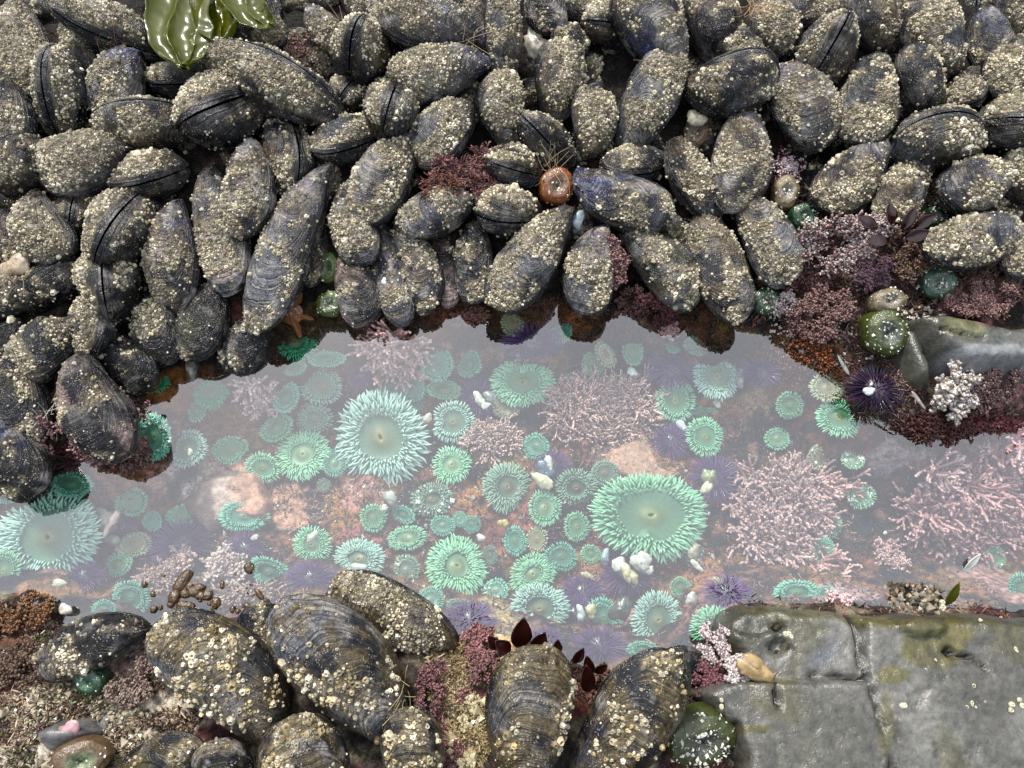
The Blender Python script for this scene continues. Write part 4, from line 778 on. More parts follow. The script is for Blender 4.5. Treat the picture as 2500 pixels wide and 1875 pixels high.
def ribbon(name, Lc, Rc, z, mat, label, folds=3.0, amp=.010, seed=0, curl=.012):
    r = np.random.default_rng(seed); nu, nv = 46, 40
    def cur(c):
        c = np.array([at(x, y, z) for x, y in c]); t_ = np.linspace(0, len(c) - 1, nu); return np.stack([np.interp(t_, range(len(c)), c[:, i_]) for i_ in range(3)], 1)
    A, B = cur(Lc), cur(Rc); v = np.linspace(0, 1, nv)[None]; u = np.linspace(0, 1, nu)[:, None]
    jag = (fbm(np.stack([u[:, 0] * 9 + seed, 0 * u[:, 0], 0 * u[:, 0]], -1), 3) - .5) * .35
    vv = v + jag[:, None] * (v - .3)
    V = A[:, None] * (1 - vv[..., None]) + B[:, None] * vv[..., None]
    ph = 2.5 * fbm(np.stack([u * 2.2 + 0 * v + seed, v * 1.2 + 0 * u, 0 * u * v], -1), 2)
    h = amp * np.sin(2 * np.pi * folds * v + ph * 2.2) * (.55 + .6 * u) + curl * np.abs(v - .5) ** 2 * 4 + (fbm(V * 130 + seed, 2) - .5) * .005 + amp * .5 * np.sin(9 * u + 3 * v + seed) * v
    V = V + NM * h[..., None] + RT * (amp * .7 * np.cos(2 * np.pi * folds * v + ph * 2.2))[..., None]; c = V.mean((0, 1))
    o = mk(name, V - c, grid_quads(nu, nv), mat=mat, loc=c); sm = o.modifiers.new("thickness", 'SOLIDIFY'); sm.thickness = .0006
    reg(o, np.mean([a for a, _ in Lc + Rc]), np.mean([b for _, b in Lc + Rc]), '', "kelp", None, label); return o
ribbon("kelp_blade", [(376,-40),(370,40),(378,110),(410,150),(446,172)], [(520,-40),(535,60),(520,110),(490,150),(462,166)], .175, M_KELP, "folded olive green kelp blade lying over the mussels at the top left", 2.3, .0065, 3)
ribbon("kelp_blade", [(470,-40),(480,30),(500,90),(540,118)], [(560,-40),(590,20),(590,70),(560,104)], .168, M_KELP, "middle lobe of the kelp, tucked under the folded olive blade", 1.7, .006, 5)
ribbon("kelp_blade", [(540,-40),(560,20),(600,66),(640,78),(662,74)], [(640,-40),(650,10),(658,36),(668,54),(674,66)], .180, M_KELP, "pale-tipped kelp blade running to the right of the folded one", 1.4, .005, 8)
def leaf(px, py, L_, Wd, ang, z, label, mat=None, lean=.5, name="seaweed_blade", roll=0.3):
    mat = mat or M_REDBLADE
    p = at(px, py, z); k = 1 / ppm(p); d = math.cos(R(ang)) * RT + math.sin(R(ang)) * UP; d = unit(d + NM * lean * .6)
    s_ = unit(np.cross(NM, d)); s_ = unit(s_ + NM * roll); nn = np.cross(d, s_); t_ = np.linspace(0, 1, 12)[:, None]; u = np.linspace(-1, 1, 9)[None]
    wdt = np.sin(np.pi * np.clip(t_, .02, .985) ** .8) ** .8 * Wd * k * .5
    V = d * ((t_ + 0 * u) * L_ * k)[..., None] + s_ * (wdt * u)[..., None] + nn * ((.25 * u ** 2 + .12 * np.sin(4 * t_ + u)) * wdt)[..., None]
    o = mk(name, V, grid_quads(12, 9), mat=mat, loc=p, col=(.42, .44, .40)); sm = o.modifiers.new("thickness", 'SOLIDIFY'); sm.thickness = .0007
    reg(o, px, py, '', "seaweed", "dark red blades on the near bank", label); return o
leaf(1265, 1580, 85, 54, 80, .045, "largest dark red leaf, pointed, standing over the pool on the near bank")
leaf(1300, 1590, 64, 44, 60, .05, "rounded dark red leaf touching the right side of the largest leaf")
leaf(1245, 1590, 50, 36, 140, .048, "short dark red leaf left of the largest one")
leaf(1215, 1585, 46, 30, 120, .045, "small dark leaf at the left end of the red blades")
leaf(1330, 1600, 44, 34, 20, .045, "low dark red leaf leaning right at the foot of the group")
leaf(1358, 1595, 40, 26, 85, .04, "lone small brown-red leaf right of the group")
leaf(1400, 1618, 50, 28, 60, .04, "forked reddish leaf further right on the near bank")
leaf(1440, 1650, 60, 30, 100, .045, "dark red leaf above the brown-red turf")
leaf(1450, 1640, 40, 26, 35, .045, "curled dark red leaf hanging over the water's edge")
leaf(1435, 1690, 80, 40, 95, .045, "long blackish red leaf running down between the two big mussels")
leaf(1550, 1635, 40, 26, 80, .04, "small orange-brown leaf left of the black wet mussel")
for i, (x, y, a, l_) in enumerate([(2140,560,150,60), (2175,548,100,54), (2200,560,60,60), (2230,555,30,56), (2210,580,10,60), (2165,585,190,56)]):
    leaf(x, y, l_, 34, a, .115, ["reddish black glossy leaf, leftmost of the upper right clump", "upright glossy black leaf in the upper right clump", "reddish black leaf in the middle of the upper right clump", "rightmost glossy black leaf of the upper right clump", "low black leaf at the right foot of the upper right clump", "low black leaf at the left foot of the upper right clump"][i], lean=.3)
leaf(2305, 1478, 70, 30, 68, .004, "brown kelp tip poking out of the water behind the slab", M_KELP)
leaf(2350, 1395, 60, 22, 55, -.004, "pale tip of the blade under the water near the right edge", colmat("pale_blade", .3, .3, nscale=40, ncon=.15, bump=.1), name="seaweed_blade")
bpy.data.objects[-1:] if False else None

# ------------------------------------------------------------------ shells, shards, pebbles
def rock_mesh(name, p, rad, colr, seed, mat=None, sq=(1, 1, .6), amp=.35, parent=None, M=None, freq=1.6, rot=0):
    n, m = 28, 18; th = np.arange(n) * 2 * np.pi / n; ph = np.linspace(0, np.pi, m)[:, None]
    D = np.stack([np.sin(ph) * np.cos(th), np.sin(ph) * np.sin(th), np.cos(ph) + 0 * th], -1)
    q = 1 + (fbm(D * freq + seed, 3) - .5) * 2 * amp
    V = D * q[..., None] * rad * np.array(sq); c, s_ = math.cos(R(rot)), math.sin(R(rot)); V = V @ np.array([[c, s_, 0], [-s_, c, 0], [0, 0, 1]])
    C = np.zeros(V.shape) + colr; C *= (.6 + .8 * fbm(D * 5 + seed, 3))[..., None]
    return mk(name, V, grid_quads(m, n, True), mat=mat or M_SHARD, col=C, loc=p, parent=parent)
def shard(px, py, a, b, ang, colr, label, lift=1.2, name="shell_fragment", seed=1, cat="shell", mat=None, depth=None):
    z = (ground(px, py) + lift * .01) if depth is None else depth
    p = at(px, py, z); k = 1 / ppm(p)
    r = np.random.default_rng(seed + int(px)); n = 22; th = np.arange(n) * 2 * np.pi / n; rr = 1 + .16 * np.sin(2 * th + r.uniform(0, 6)) + .14 * np.sin(3 * th + r.uniform(0, 6)) + r.normal(0, .09, n)
    t_ = np.linspace(0, 1, 7)[:, None]; x = t_ * rr * np.cos(th) * a * k; y = t_ * rr * np.sin(th) * b * k; z_ = (1 - t_ ** 2) * b * k * .45 + 0 * x
    c, s_ = math.cos(R(ang)), math.sin(R(ang)); e1 = c * RT + s_ * UP; e2 = -s_ * RT + c * UP; nn = unit(NM + r.normal(0, .25, 3))
    V = e1 * x[..., None] + e2 * y[..., None] + nn * z_[..., None]; V = V + (fbm(V * 190 + px, 3)[..., None] - .5) * b * k * .5 * nn
    C = np.zeros(V.shape) + np.array(colr) * .72; C *= (.4 + 1.2 * fbm(V * 260 + px, 3))[..., None]
    o = mk(name, V, grid_quads(7, n, True), mat=mat or M_SHARD, col=C, loc=p); sm = o.modifiers.new("thickness", 'SOLIDIFY'); sm.thickness = .0012
    reg(o, px, py, '', cat, None, label); return o
WH = (.66, .63, .54); BW = (.62, .52, .30)
shard(1170, 975, 10, 18, 25, WH, "thin white bone-like shell bit on the dark urchin left of the notched anemone", 3.2)
shard(1186, 990, 12, 6, 20, WH, "small white shell bit at the foot of the bone-like one", 3.2)
shard(1196, 968, 16, 12, 0, (.20, .24, .22), "dull grey pebble on the dark urchin left of the notched anemone", 3.0, "pebble", cat="pebble")
shard(763, 1312, 9, 17, -25, WH, "white shell chip lying on a green anemone above the near-bank mussels", 4.6)
shard(1325, 1174, 30, 14, -25, (.62, .55, .36), "long cream shell fragment between two grey-green anemones", 1.8)
shard(1330, 1150, 26, 24, -30, (.06, .08, .14), "blue-black broken mussel shell under the small teal anemone", 1.6)
shard(1340, 1130, 7, 22, 20, WH, "white streaked sliver leaning on the blue-black broken shell", 2.2)
shard(1514, 1382, 18, 24, 20, WH, "left white shell piece on the urchin below the giant green anemone", 3.4)
shard(1535, 1402, 14, 30, 25, BW, "yellowish elongated shell piece in the middle of the urchin below the giant anemone", 4.2)
shard(1565, 1372, 30, 20, -35, (.52, .49, .44), "right grey-white shell piece on the urchin below the giant anemone", 3.4)
shard(1584, 1392, 12, 8, 50, WH, "small white chip at the right end of the shell pieces", 3.2)
shard(1730, 1165, 14, 22, -15, (.26, .27, .14), "olive grey shell on the dark urchin left of the shaggy bush", 4.0)
shard(1724, 1190, 9, 18, -35, (.60, .55, .36), "cream shell sliver below the olive shell on the dark urchin", 4.0)
shard(1543, 908, 14, 8, -20, (.62, .66, .66), "bluish white chip just above the broad bushy coralline tuft", 2.0)
shard(1750, 985, 11, 7, -40, WH, "small white oval shell under the long green anemone", 1.4)
shard(1808, 925, 9, 22, 0, (.42, .40, .36), "white-rimmed shell at the right side of the long mint anemone", 1.4)
shard(1665, 1040, 16, 9, -50, (.56, .60, .62), "white glossy shell between two green anemones right of the tuft", 1.6)
shard(1770, 1430, 40, 13, -22, (.36, .32, .16), "barnacled stick-like shell lying above the grey slab", 2.4)
shard(1478, 1362, 10, 20, -10, (.36, .44, .48), "bluish empty shell left of the urchin below the giant anemone", 2.0)
shard(1435, 1405, 18, 6, -30, BW, "thin cream shell sliver below the small green anemone", 1.6)
shard(1418, 1498, 10, 18, 10, (.60, .64, .62), "white pointed shell beside the dark-shelled anemone", 3.0)
shard(1443, 1492, 11, 20, 15, (.54, .44, .22), "cream lumpy shell fragment right of the white pointed shell", 3.0)
shard(1688, 1462, 18, 12, 50, (.50, .46, .40), "crumpled white shell under the small green anemone near the slab", 1.8)
shard(1515, 1488, 20, 34, -25, (.06, .07, .05), "dark olive shell speckled with grit lying on the teal anemone", 4.8)
shard(1694, 1350, 12, 24, 0, (.34, .30, .22), "brownish oval shell by the grey anemone below the giant one", 2.6)
shard(1700, 1380, 18, 6, -40, WH, "white splinter right of the giant green anemone's lower edge", 1.8)
shard(1043, 1022, 14, 9, 30, (.55, .44, .36), "pinkish cream shell between the giant mint anemone and its right neighbour", 2.0)
shard(953, 1216, 14, 18, 0, (.36, .36, .32), "pale grey stone with grit below the giant mint anemone", 1.6, "pebble", cat="pebble")
shard(1174, 1312, 10, 7, 10, WH, "round white shell chip right of the bright mint anemone", 1.4)
shard(1228, 1277, 12, 10, 0, (.45, .30, .07), "tiny yellow snail on the red rock right of centre", 1.6, "snail_shell")
shard(875, 1385, 18, 10, 5, (.50, .52, .48), "translucent shell resting on the pale mint anemone above the near bank", 5.0)
shard(240, 1315, 18, 12, 30, WH, "white angular shell bit right of the giant pale anemone at the left", 1.6)
shard(272, 1318, 22, 14, -10, (.30, .29, .24), "grey flat pebble beside the white angular shell bit", 1.8, "pebble", cat="pebble")
shard(252, 1268, 34, 28, -40, (.20, .16, .13), "large brown mussel shell half with pink rim, right of the giant pale anemone", 2.4)
shard(275, 1275, 10, 32, -30, (.46, .32, .30), "curved pink shell rim leaning on the brown shell half", 3.0)
shard(145, 1423, 20, 8, 5, (.62, .56, .42), "flat cream shell piece below the giant pale anemone", 2.0)
shard(160, 1487, 12, 14, 30, WH, "ragged white shell above the black mussel of the near bank", None or 2.6)
shard(465, 1103, 4, 8, 0, WH, "tiny white chips in the mouth of the kidney-shaped mint anemone", 4.4)
shard(622, 1312, 9, 5, 20, WH, "white grain above the urchin in the lower left", 2.0)
shard(938, 1240, 10, 6, 30, WH, "small clear chip near the grey stone", 1.5)
shard(1412, 538, 14, 22, -10, (.26, .34, .36), "small pale blue ring-shaped snail shell between two mussels", 2.2, "snail_shell")
shard(938, 687, 5, 7, 0, (.7, .7, .66), "tiny white chip on the white-worn long mussel", 4.0)
shard(2120, 955, 12, 9, 20, (.55, .62, .60), "white shell bit stuck on the dark purple urchin", 3.0, depth=ground(2120, 955) + .028)
shard(2160, 1300, 4, 3, 0, WH, "white grain in the dark water of the right half", 2.0)
shard(1310, 108, 32, 36, 20, (.46, .42, .33), "broken whitish snail shell between mussels near the top", .8, "snail_shell")
shard(40, 648, 42, 24, 15, (.46, .36, .24), "tan broken shell with jagged rim at the left edge", 1.6)
shard(1842, 1632, 46, 26, -18, (.34, .23, .10), "tan layered oyster-like shell at the corner of the slab", 3.4)
shard(2060, 895, 24, 3.5, -60, (.28, .30, .28), "thin white worm-like strand left of the dark purple urchin", 1.4)
shard(2240, 975, 28, 3, -55, (.26, .23, .20), "thin pale strand hanging by the emerald anemone under the right bank", 2.0)
shard(470, 905, 10, 30, 5, (.20, .20, .17), "grey splinter of stone standing beneath the black ridged mussel", 1.5, "pebble", cat="pebble")
shard(1700, 290, 22, 20, 0, (.46, .42, .30), "cluster of cream barnacle plates above the glossy brown anemone", 2.0, "barnacle_cluster", cat="barnacles")
shard(170, 1780, 26, 20, 10, (.42, .24, .25), "pink crusted shell at the lower left corner", 2.0)

# small starfish arm, maroon speckled star, kelp shells
def star(px, py, Rr, arms, colr, label, lift=1.0, rot=0, w0=.34, dots=(.62,.56,.42), name="sea_star", ndot=60, mat=None, depth=None):
    z = ground(px, py) + lift * .01 if depth is None else depth
    p = at(px, py, z); k = 1 / ppm(p); Rm = Rr * k; r = np.random.default_rng(int(px)); M = np.stack([RT, UP, NM], 1)
    root = empty(name, p, M); reg(root, px, py, '', "sea star", None, label)
    n = 90; th = np.arange(n) * 2 * np.pi / n; c = np.zeros(n)
    for a, l_ in arms:
        dth = (th - R(a + rot) + np.pi) % (2 * np.pi) - np.pi; c = np.maximum(c, l_ * np.exp(-(np.abs(dth) / w0) ** 1.5))
    out = np.maximum(c, .42); t_ = np.linspace(0, 1, 12)[:, None]
    V = np.stack([t_ * out * np.cos(th), t_ * out * np.sin(th), (1 - t_ ** 2.2) * .30 * (.4 + .6 * (1 - t_)) - .25 * t_ * (out > .5) * t_], -1) * Rm
    V += (fbm(V / Rm * 7, 3) - .5)[..., None] * .05 * Rm
    C = np.zeros(V.shape) + colr; C *= (.7 + .6 * fbm(V / Rm * 6, 3))[..., None]
    mk("body", V, grid_quads(12, n, True), mat=M_WET, parent=root, col=C)
    i = r.integers(1, 11, ndot); j = r.integers(0, n, ndot); P = V[i, j]
    o = chips("spots", root, P + np.array([0, 0, .004 * Rm]), Rm * .03, r, dots, flat=.9)
    return root
star(712, 765, 66, [(285, .95), (345, .8), (70, .9)], (.13, .045, .01), "orange sea star arms gripping the rock at the water's edge below the long white-worn mussel", 1.4, w0=.36, ndot=16)
star(1922, 412, 76, [(20, .9), (95, .9), (165, .9), (235, .9), (310, .9)], (.05, .008, .016), "maroon lump finely speckled with white, wedged below the white-worn mussel at the upper right", .4, w0=.8, ndot=420, dots=(.60, .50, .50))
star(540, 1500, 20, [(0, .9), (120, .9), (240, .9)], (.2, .08, .02), "dull", 0) if False else None

# brown bubbles of weed breaking the surface
BUB = [(445,1418,14,30,-30), (462,1433,9,11,0), (425,1457,14,18,0), (452,1450,11,10,0), (480,1440,20,14,30), (490,1455,14,10,0), (507,1453,13,14,0), (416,1476,9,8,0), (446,1478,18,10,0), (440,1492,12,10,0), (462,1480,12,10,0), (483,1497,13,10,0), (512,1497,9,11,0), (526,1472,11,14,0), (511,1472,5,6,0), (488,1466,4,4,0), (567,1487,6,9,0), (580,1492,6,6,0), (603,1479,11,8,0), (352,1427,7,8,0), (373,1450,6,7,0), (374,1487,8,10,0), (391,1483,4,6,0), (542,1428,5,10,0), (398,1405,4,4,0), (607,1385,12,14,30), (632,1450,18,7,-50), (575,1400,3,4,0), (648,1470,10,9,-40)]
for i, (x, y, a, b, g_) in enumerate(BUB):
    p = at(x, y, .0015); k = 1 / ppm(p)
    o = rock_mesh("weed_bladder", p, 1.0, (.05, .026, .007), i * 3.3, mat=M_WET, sq=(a * k, b * k, min(a, b) * k * .7), amp=.28, rot=g_)
    reg(o, x, y, '', "seaweed", "brown weed bladders breaking the surface", None)
    THINGS[-1][3] = 'glossy brown'; THINGS[-1][4] = 'seaweed'

# cluster of little shells on the slab edge
p0 = at(2210, 1448, .055); root = empty("shell_cluster", p0, np.stack([RT, UP, NM], 1)); reg(root, 2210, 1448, '', "shells", None, "spiky cluster of tiny brown mussels and barnacles on the rim of the grey slab")
r = np.random.default_rng(5); k = 1 / ppm(p0)
for i in range(46):
    ang_ = r.uniform(R(20), R(160)); L_ = r.uniform(18, 40) * k; base = np.array([r.uniform(-55, 55) * k, r.uniform(-32, 22) * k, r.uniform(0, .012)])
    d = unit(np.array([math.cos(ang_) + base[0] * 8, math.sin(ang_) * .9, r.uniform(.4, 1.2)])); s_ = unit(np.cross(d, r.normal(0, 1, 3))); n_ = np.cross(d, s_)
    t_ = np.linspace(0, 1, 9)[:, None]; th = np.arange(10)[None] * 2 * np.pi / 10; wv = np.sin(np.pi * np.clip(t_, .02, .98) ** .8) * L_ * .28
    V = base + d * ((t_ + 0 * th) * L_)[..., None] + s_ * (wv * np.cos(th))[..., None] + n_ * (wv * .6 * np.sin(th))[..., None]
    c_ = [(.07, .045, .035), (.12, .08, .05), (.05, .05, .05), (.42, .38, .32), (.10, .09, .03), (.16, .04, .03)][r.integers(0, 6)]
    mk("tiny_mussel", V, grid_quads(9, 10, True), mat=M_SHELL, parent=root, col=np.array(c_), g=np.repeat(t_, 10, 1))
chips("barnacle_crust", root, np.stack([r.uniform(-60, 60, 120) * k, r.uniform(-34, 30, 120) * k, r.uniform(.006, .022, 120)], 1), .0022, r, (.20, .17, .11), flat=.9)

# ------------------------------------------------------------------ stone slabs
def slab(name, outline, ztop, colfn, cracks, label, cell=.0035, zvar=None, mat=None, edge=.02):
    W_ = np.array([at(x, y, ztop)[:2] for x, y in outline]); x0, y0 = W_.min(0) - .02; x1, y1 = W_.max(0) + .02
    xs = np.arange(x0, x1, cell); ys = np.arange(y0, y1, cell); X, Y = np.meshgrid(xs, ys, indexing='ij')
    P0 = np.stack([X, Y, X * 0], -1); wob = (fbm(P0 * 30, 3) - .5) * .012
    d = sdist(X, Y, W_) + wob; Z = ztop - .05 * (1 - np.clip((d + .004) / edge, 0, 1)) ** 2.2 - .10 * sst(0.0, -.012, d)
    Z += (fbm(P0 * 9 + 2, 3) - .5) * .009 + (fbm(P0 * 45 + 8, 4) - .5) * .0035
    ridg = np.abs(fbm(P0 * 38 + 51, 3) - .5); Z -= .0022 * sst(.022, 0, ridg) + .0012 * sst(.02, 0, np.abs(fbm(P0 * 90 + 5, 3) - .5)) 
    # pixel coordinates of each point, used only to find where the recorded steps and stains of this slab lie
    q = np.stack([X, Y, np.full_like(X, ztop)], -1) - CAM; dz = -(q @ NM); PX = 1250 + FPX * (q @ RT) / dz; PY = 937.5 - FPX * (q @ UP) / dz
    if zvar is not None: Z += zvar(PX, PY)
    dark = np.zeros_like(X)
    for cw, pts in cracks:
        CP = np.array([at(a, b, ztop)[:2] for a, b in pts]); dd = np.full(X.shape, 9.)
        for (ax, ay), (bx, by) in zip(CP[:-1], CP[1:]):
            ex, ey = bx - ax, by - ay; t_ = np.clip(((X - ax) * ex + (Y - ay) * ey) / (ex * ex + ey * ey), 0, 1); dd = np.minimum(dd, np.hypot(X - ax - ex * t_, Y - ay - ey * t_))
        dd = dd + (fbm(P0 * 120 + 4, 2) - .5) * .004 + (fbm(P0 * 22 + 14, 2) - .5) * .010
        Z -= .012 * sst(cw, 0, dd); dark = np.maximum(dark, sst(cw * 1.0, cw * .2, dd))
    C = colfn(PX, PY, P0, dark); P = np.stack([X, Y, Z], -1)
    o = mk(name, P, grid_quads(len(xs), len(ys)), mat=mat or M_SLAB, col=C)
    reg(o, np.mean([a for a, _ in outline]), np.mean([b for _, b in outline]), '', "rock", None, label)
    return o, (lambda x, y: np.interp(0, [0], [0])), (xs, ys, Z)
def bl(PX, PY, x, y, rx, ry, n=0): return sst(1.1, .75, np.sqrt(((PX - x) / rx) ** 2 + ((PY - y) / ry) ** 2) + n)
def c_slab(PX, PY, P0, dark):
    n1 = fbm(P0 * 16 + 3, 4); n2 = fbm(P0 * 60 + 5, 3); nz = (n1 - .5) * 2.2
    C = np.zeros(P0.shape) + (.060, .058, .048); C = mixc(C, (.105, .103, .090), sst(.45, .65, n1)); C = mixc(C, (.07, .07, .06), sst(.55, .7, n2) * .5)
    ol = np.maximum.reduce([bl(PX, PY, 2190, 1510, 210, 34, nz), bl(PX, PY, 2250, 1580, 70, 60, nz), bl(PX, PY, 2180, 1650, 60, 28, nz), bl(PX, PY, 2300, 1540, 60, 30, nz), bl(PX, PY, 2165, 1750, 22, 90, nz) * .7, bl(PX, PY, 1850, 1780, 50, 14, nz), bl(PX, PY, 2050, 1480, 100, 14, nz)])
    C = mixc(C, (.070, .062, .014), ol * .9)
    C = mixc(C, (.035, .034, .022), np.maximum(bl(PX, PY, 1835, 1560, 70, 100, nz), bl(PX, PY, 1810, 1500, 60, 40, nz)) * .9)
    C = mixc(C, (.07, .076, .088), bl(PX, PY, 2030, 1580, 80, 70, nz) * .8); C = mixc(C, (.09, .04, .02), bl(PX, PY, 2035, 1530, 34, 10, nz) * .8)
    C = mixc(C, (.05, .05, .036), bl(PX, PY, 1960, 1790, 120, 90, nz * 2) * .5)
    cr_ = np.maximum(sst(.016, .0, np.abs(fbm(P0 * 38 + 51, 3) - .5)), sst(.016, 0, np.abs(fbm(P0 * 90 + 5, 3) - .5)) * .7) * sst(.40, .55, fbm(P0 * 12 + 40, 2)); C = mixc(C, (.03, .03, .024), cr_ * .75)
    C = mixc(C, (.030, .030, .022), sst(.56, .64, fbm(P0 * 11 + 60, 4)) * .55); C = mixc(C, (.06, .055, .02), sst(.58, .66, fbm(P0 * 20 + 80, 4)) * .6)
    C = mixc(C, (.012, .011, .008), dark); return C * .86 * (.5 + 1.0 * fbm(P0 * 170, 3))[..., None]
def z_slab(PX, PY):
    left = sst(2120, 2112, PX) * sst(1668, 1660, PY); return -.012 * left - .012 * bl(PX, PY, 1912, 1575, 22, 24) - .018 * bl(PX, PY, 1915, 1528, 12, 12) + .010 * bl(PX, PY, 2250, 1530, 60, 24) - .007 * bl(PX, PY, 1850, 1510, 70, 40) + .0
SLAB_O = [(1790,1480),(1830,1462),(1960,1466),(2010,1470),(2060,1484),(2140,1492),(2280,1496),(2400,1492),(2560,1496),(2900,1500),(2900,2150),(1760,2150),(1800,1900),(1800,1840),(1770,1760),(1720,1700),(1700,1690),(1800,1640),(1810,1600),(1780,1560),(1775,1510)]
slab("stone_slab", SLAB_O, .058, c_slab, [(.0055, [(2095,1500),(2108,1560),(2112,1620),(2124,1660),(2140,1720),(2160,1790),(2185,1890)]), (.0035, [(1895,1641),(1990,1645),(2060,1652),(2124,1658)]), (.003, [(1950,1560),(1990,1640)]), (.005, [(1795,1770),(1815,1830),(1812,1900)]), (.0018, [(2380,1690),(2400,1720)]), (.0015, [(2310,1590),(2380,1610),(2470,1680)]), (.0015, [(1900,1660),(1895,1700),(1910,1730)])],
     "large wet grey slab split by a dark crack filling the lower right corner", zvar=z_slab)
def c_ledge(PX, PY, P0, dark):
    n1 = fbm(P0 * 18 + 3, 4); nz = (n1 - .5) * 2.2
    C = np.zeros(P0.shape) + (.055, .056, .048); C = mixc(C, (.03, .026, .014), sst(.45, .6, n1) * .8); C = mixc(C, (.12, .125, .125), bl(PX, PY, 2400, 865, 140, 22, nz)); C = mixc(C, (.075, .075, .025), bl(PX, PY, 2350, 790, 70, 30, nz) * .8)
    C = mixc(C, (.22, .12, .11), bl(PX, PY, 2440, 760, 80, 40, nz) * .7); C = C * (.4 + 1.2 * fbm(P0 * 110, 3))[..., None]; return mixc(C, (.012, .011, .008), dark)
slab("rock_ledge", [(2235,760),(2300,745),(2420,770),(2600,790),(2600,880),(2480,880),(2380,885),(2310,850),(2270,800)], .085, c_ledge, [(.002, [(2300,800),(2400,820)])], "grey ledge of rock with olive and pink stains at the right edge below the mussels", cell=.003)
slab("stone_slab", [(2195,800),(2240,770),(2290,880),(2300,930),(2240,920),(2210,860)], .06, lambda a, b, P, d: np.zeros(P.shape) + np.array([.035, .035, .026]) * (.4 + 1.4 * fbm(P * 60, 3))[..., None], [], "dark wet rock wedge right of the large olive anemone", cell=.003)
slab("stone_slab", [(2290,900),(2340,895),(2440,910),(2445,960),(2380,985),(2310,970)], .045, lambda a, b, P, d: np.zeros(P.shape) + np.array([.17, .18, .16]) * (.4 + 1.2 * fbm(P * 40, 3))[..., None], [], "pale grey stone under the bone-white seaweed on the right bank", cell=.003)
slab("stone_slab", [(50,1790),(120,1745),(190,1750),(215,1790),(160,1835),(80,1830)], .055, lambda a, b, P, d: np.zeros(P.shape) + np.array([.085, .085, .085]) * (.5 + 1. * fbm(P * 30, 3))[..., None], [], "smooth dark grey stone in the lower left corner", cell=.003)
slab("stone_slab", [(440,1220),(470,1175),(540,1140),(620,1150),(660,1220),(650,1270),(560,1260),(500,1290),(460,1260)], -.078, lambda a, b, P, d: mixc(mixc(np.zeros(P.shape) + (.38, .25, .22), (.38, .18, .12), sst(590, 630, a + 60 * fbm(P * 30, 2))), (.10, .05, .04), sst(.56, .64, fbm(P * 26 + 7, 3))) * (.4 + 1.2 * fbm(P * 90, 3))[..., None], [(.003, [(560,1190),(590,1200)]), (.003, [(640,1200),(650,1230)])], "flat pink and cream crusted stone under water in the left half of the pool", cell=.0025, mat=M_CRUST, edge=.012)
slab("stone_slab", [(1470,1140),(1490,1090),(1560,1060),(1600,1090),(1620,1130),(1680,1150),(1640,1180),(1560,1180)], -.086, lambda a, b, P, d: np.zeros(P.shape) + np.array([.30, .16, .11]) * (.4 + 1.2 * fbm(P * 60, 3))[..., None], [], "peach crusted stone under water below the broad bushy tuft", cell=.0025, mat=M_CRUST, edge=.012)
# barnacles scattered on the slab
rb = np.random.default_rng(21)
for i, (x, y) in enumerate([(2272,1600),(2268,1637),(2352,1657),(2380,1681),(2362,1735),(2378,1713),(2405,1716),(2478,1585),(2472,1730),(2495,1717),(2300,1480),(2380,1510),(1922,1552),(1760,1712),(2205,1725)]):
    p = at(x, y, .059); z_ = .052
    kk = 1 / ppm(p); o = None
    nb = rb.integers(1, 4); C0 = np.stack([rb.normal(0, 6 * kk, nb), rb.normal(0, 6 * kk, nb), np.zeros(nb)], 1)
    o = barnacles("barnacle", C0, np.tile([[0, 0, 1.]], (nb, 1)), np.full(nb, 8 * kk) * rb.uniform(.6, 1.1, nb), np.tile([[.40, .37, .26]], (nb, 1)), rb, None, k=8, tall=.5)
    o.location = p; del o["kind"]; reg(o, x, y, 'pale', "barnacle", "barnacles on the grey slab")

# byssus threads and fine hairs in the crevices
def hairs(px, py, n, L_, colr, label, seed, z=.03):
    r = np.random.default_rng(seed); zz = ground(px, py) + z; p = at(px, py, zz); k = 1 / ppm(p); m = 6
    b = r.normal(0, 12 * k, (n, 3)); d = unit(r.normal(0, 1, (n, 3)) + NM * .6); bend = r.normal(0, .6, (n, 3)); t_ = np.linspace(0, 1, m)[None, :, None]
    P = b[:, None] + (d[:, None] * t_ + bend[:, None] * t_ ** 2 * .5) * L_ * k
    V, Q, C = chains(P, np.full((n, m), .00028), 3, np.zeros((n, m, 3)) + colr); o = mk("byssal_threads", V, Q, mat=M_SPINE, col=C, loc=p); reg(o, px, py, '', "threads", None, label); o["kind"] = "stuff"
TAN = (.30, .22, .12)
hairs(285, 115, 26, 50, (.20, .10, .05), "reddish brown byssal threads in the gap above the blue-patched mussel near the top left", 1)
hairs(1840, 12, 30, 60, (.40, .24, .12), "tan byssal threads at the top edge, right of the maroon fuzz", 2, .06)
hairs(30, 670, 14, 60, TAN, "pale byssal threads beneath the tan broken shell", 3)
hairs(1345, 410, 20, 50, TAN, "fine byssal threads just above the orange-brown anemone", 4, .04)
hairs(1150, 85, 14, 60, TAN, "thin straw-like threads beside the blue and white worn mussel at the top", 5, .05)
hairs(1585, 165, 12, 40, TAN, "curly threads above the olive-footed mussel right of centre", 6, .05)
hairs(835, 60, 12, 50, TAN, "straw threads left of the upright brown mussel at the top", 7, .03)
hairs(120, 1010, 14, 50, (.40, .38, .34), "white stringy threads between the black mussel and the pink crust", 8, .02)
hairs(990, 1690, 8, 60, (.36, .32, .14), "yellowish strand on the flank of the large slate mussel of the near bank", 9, .05)

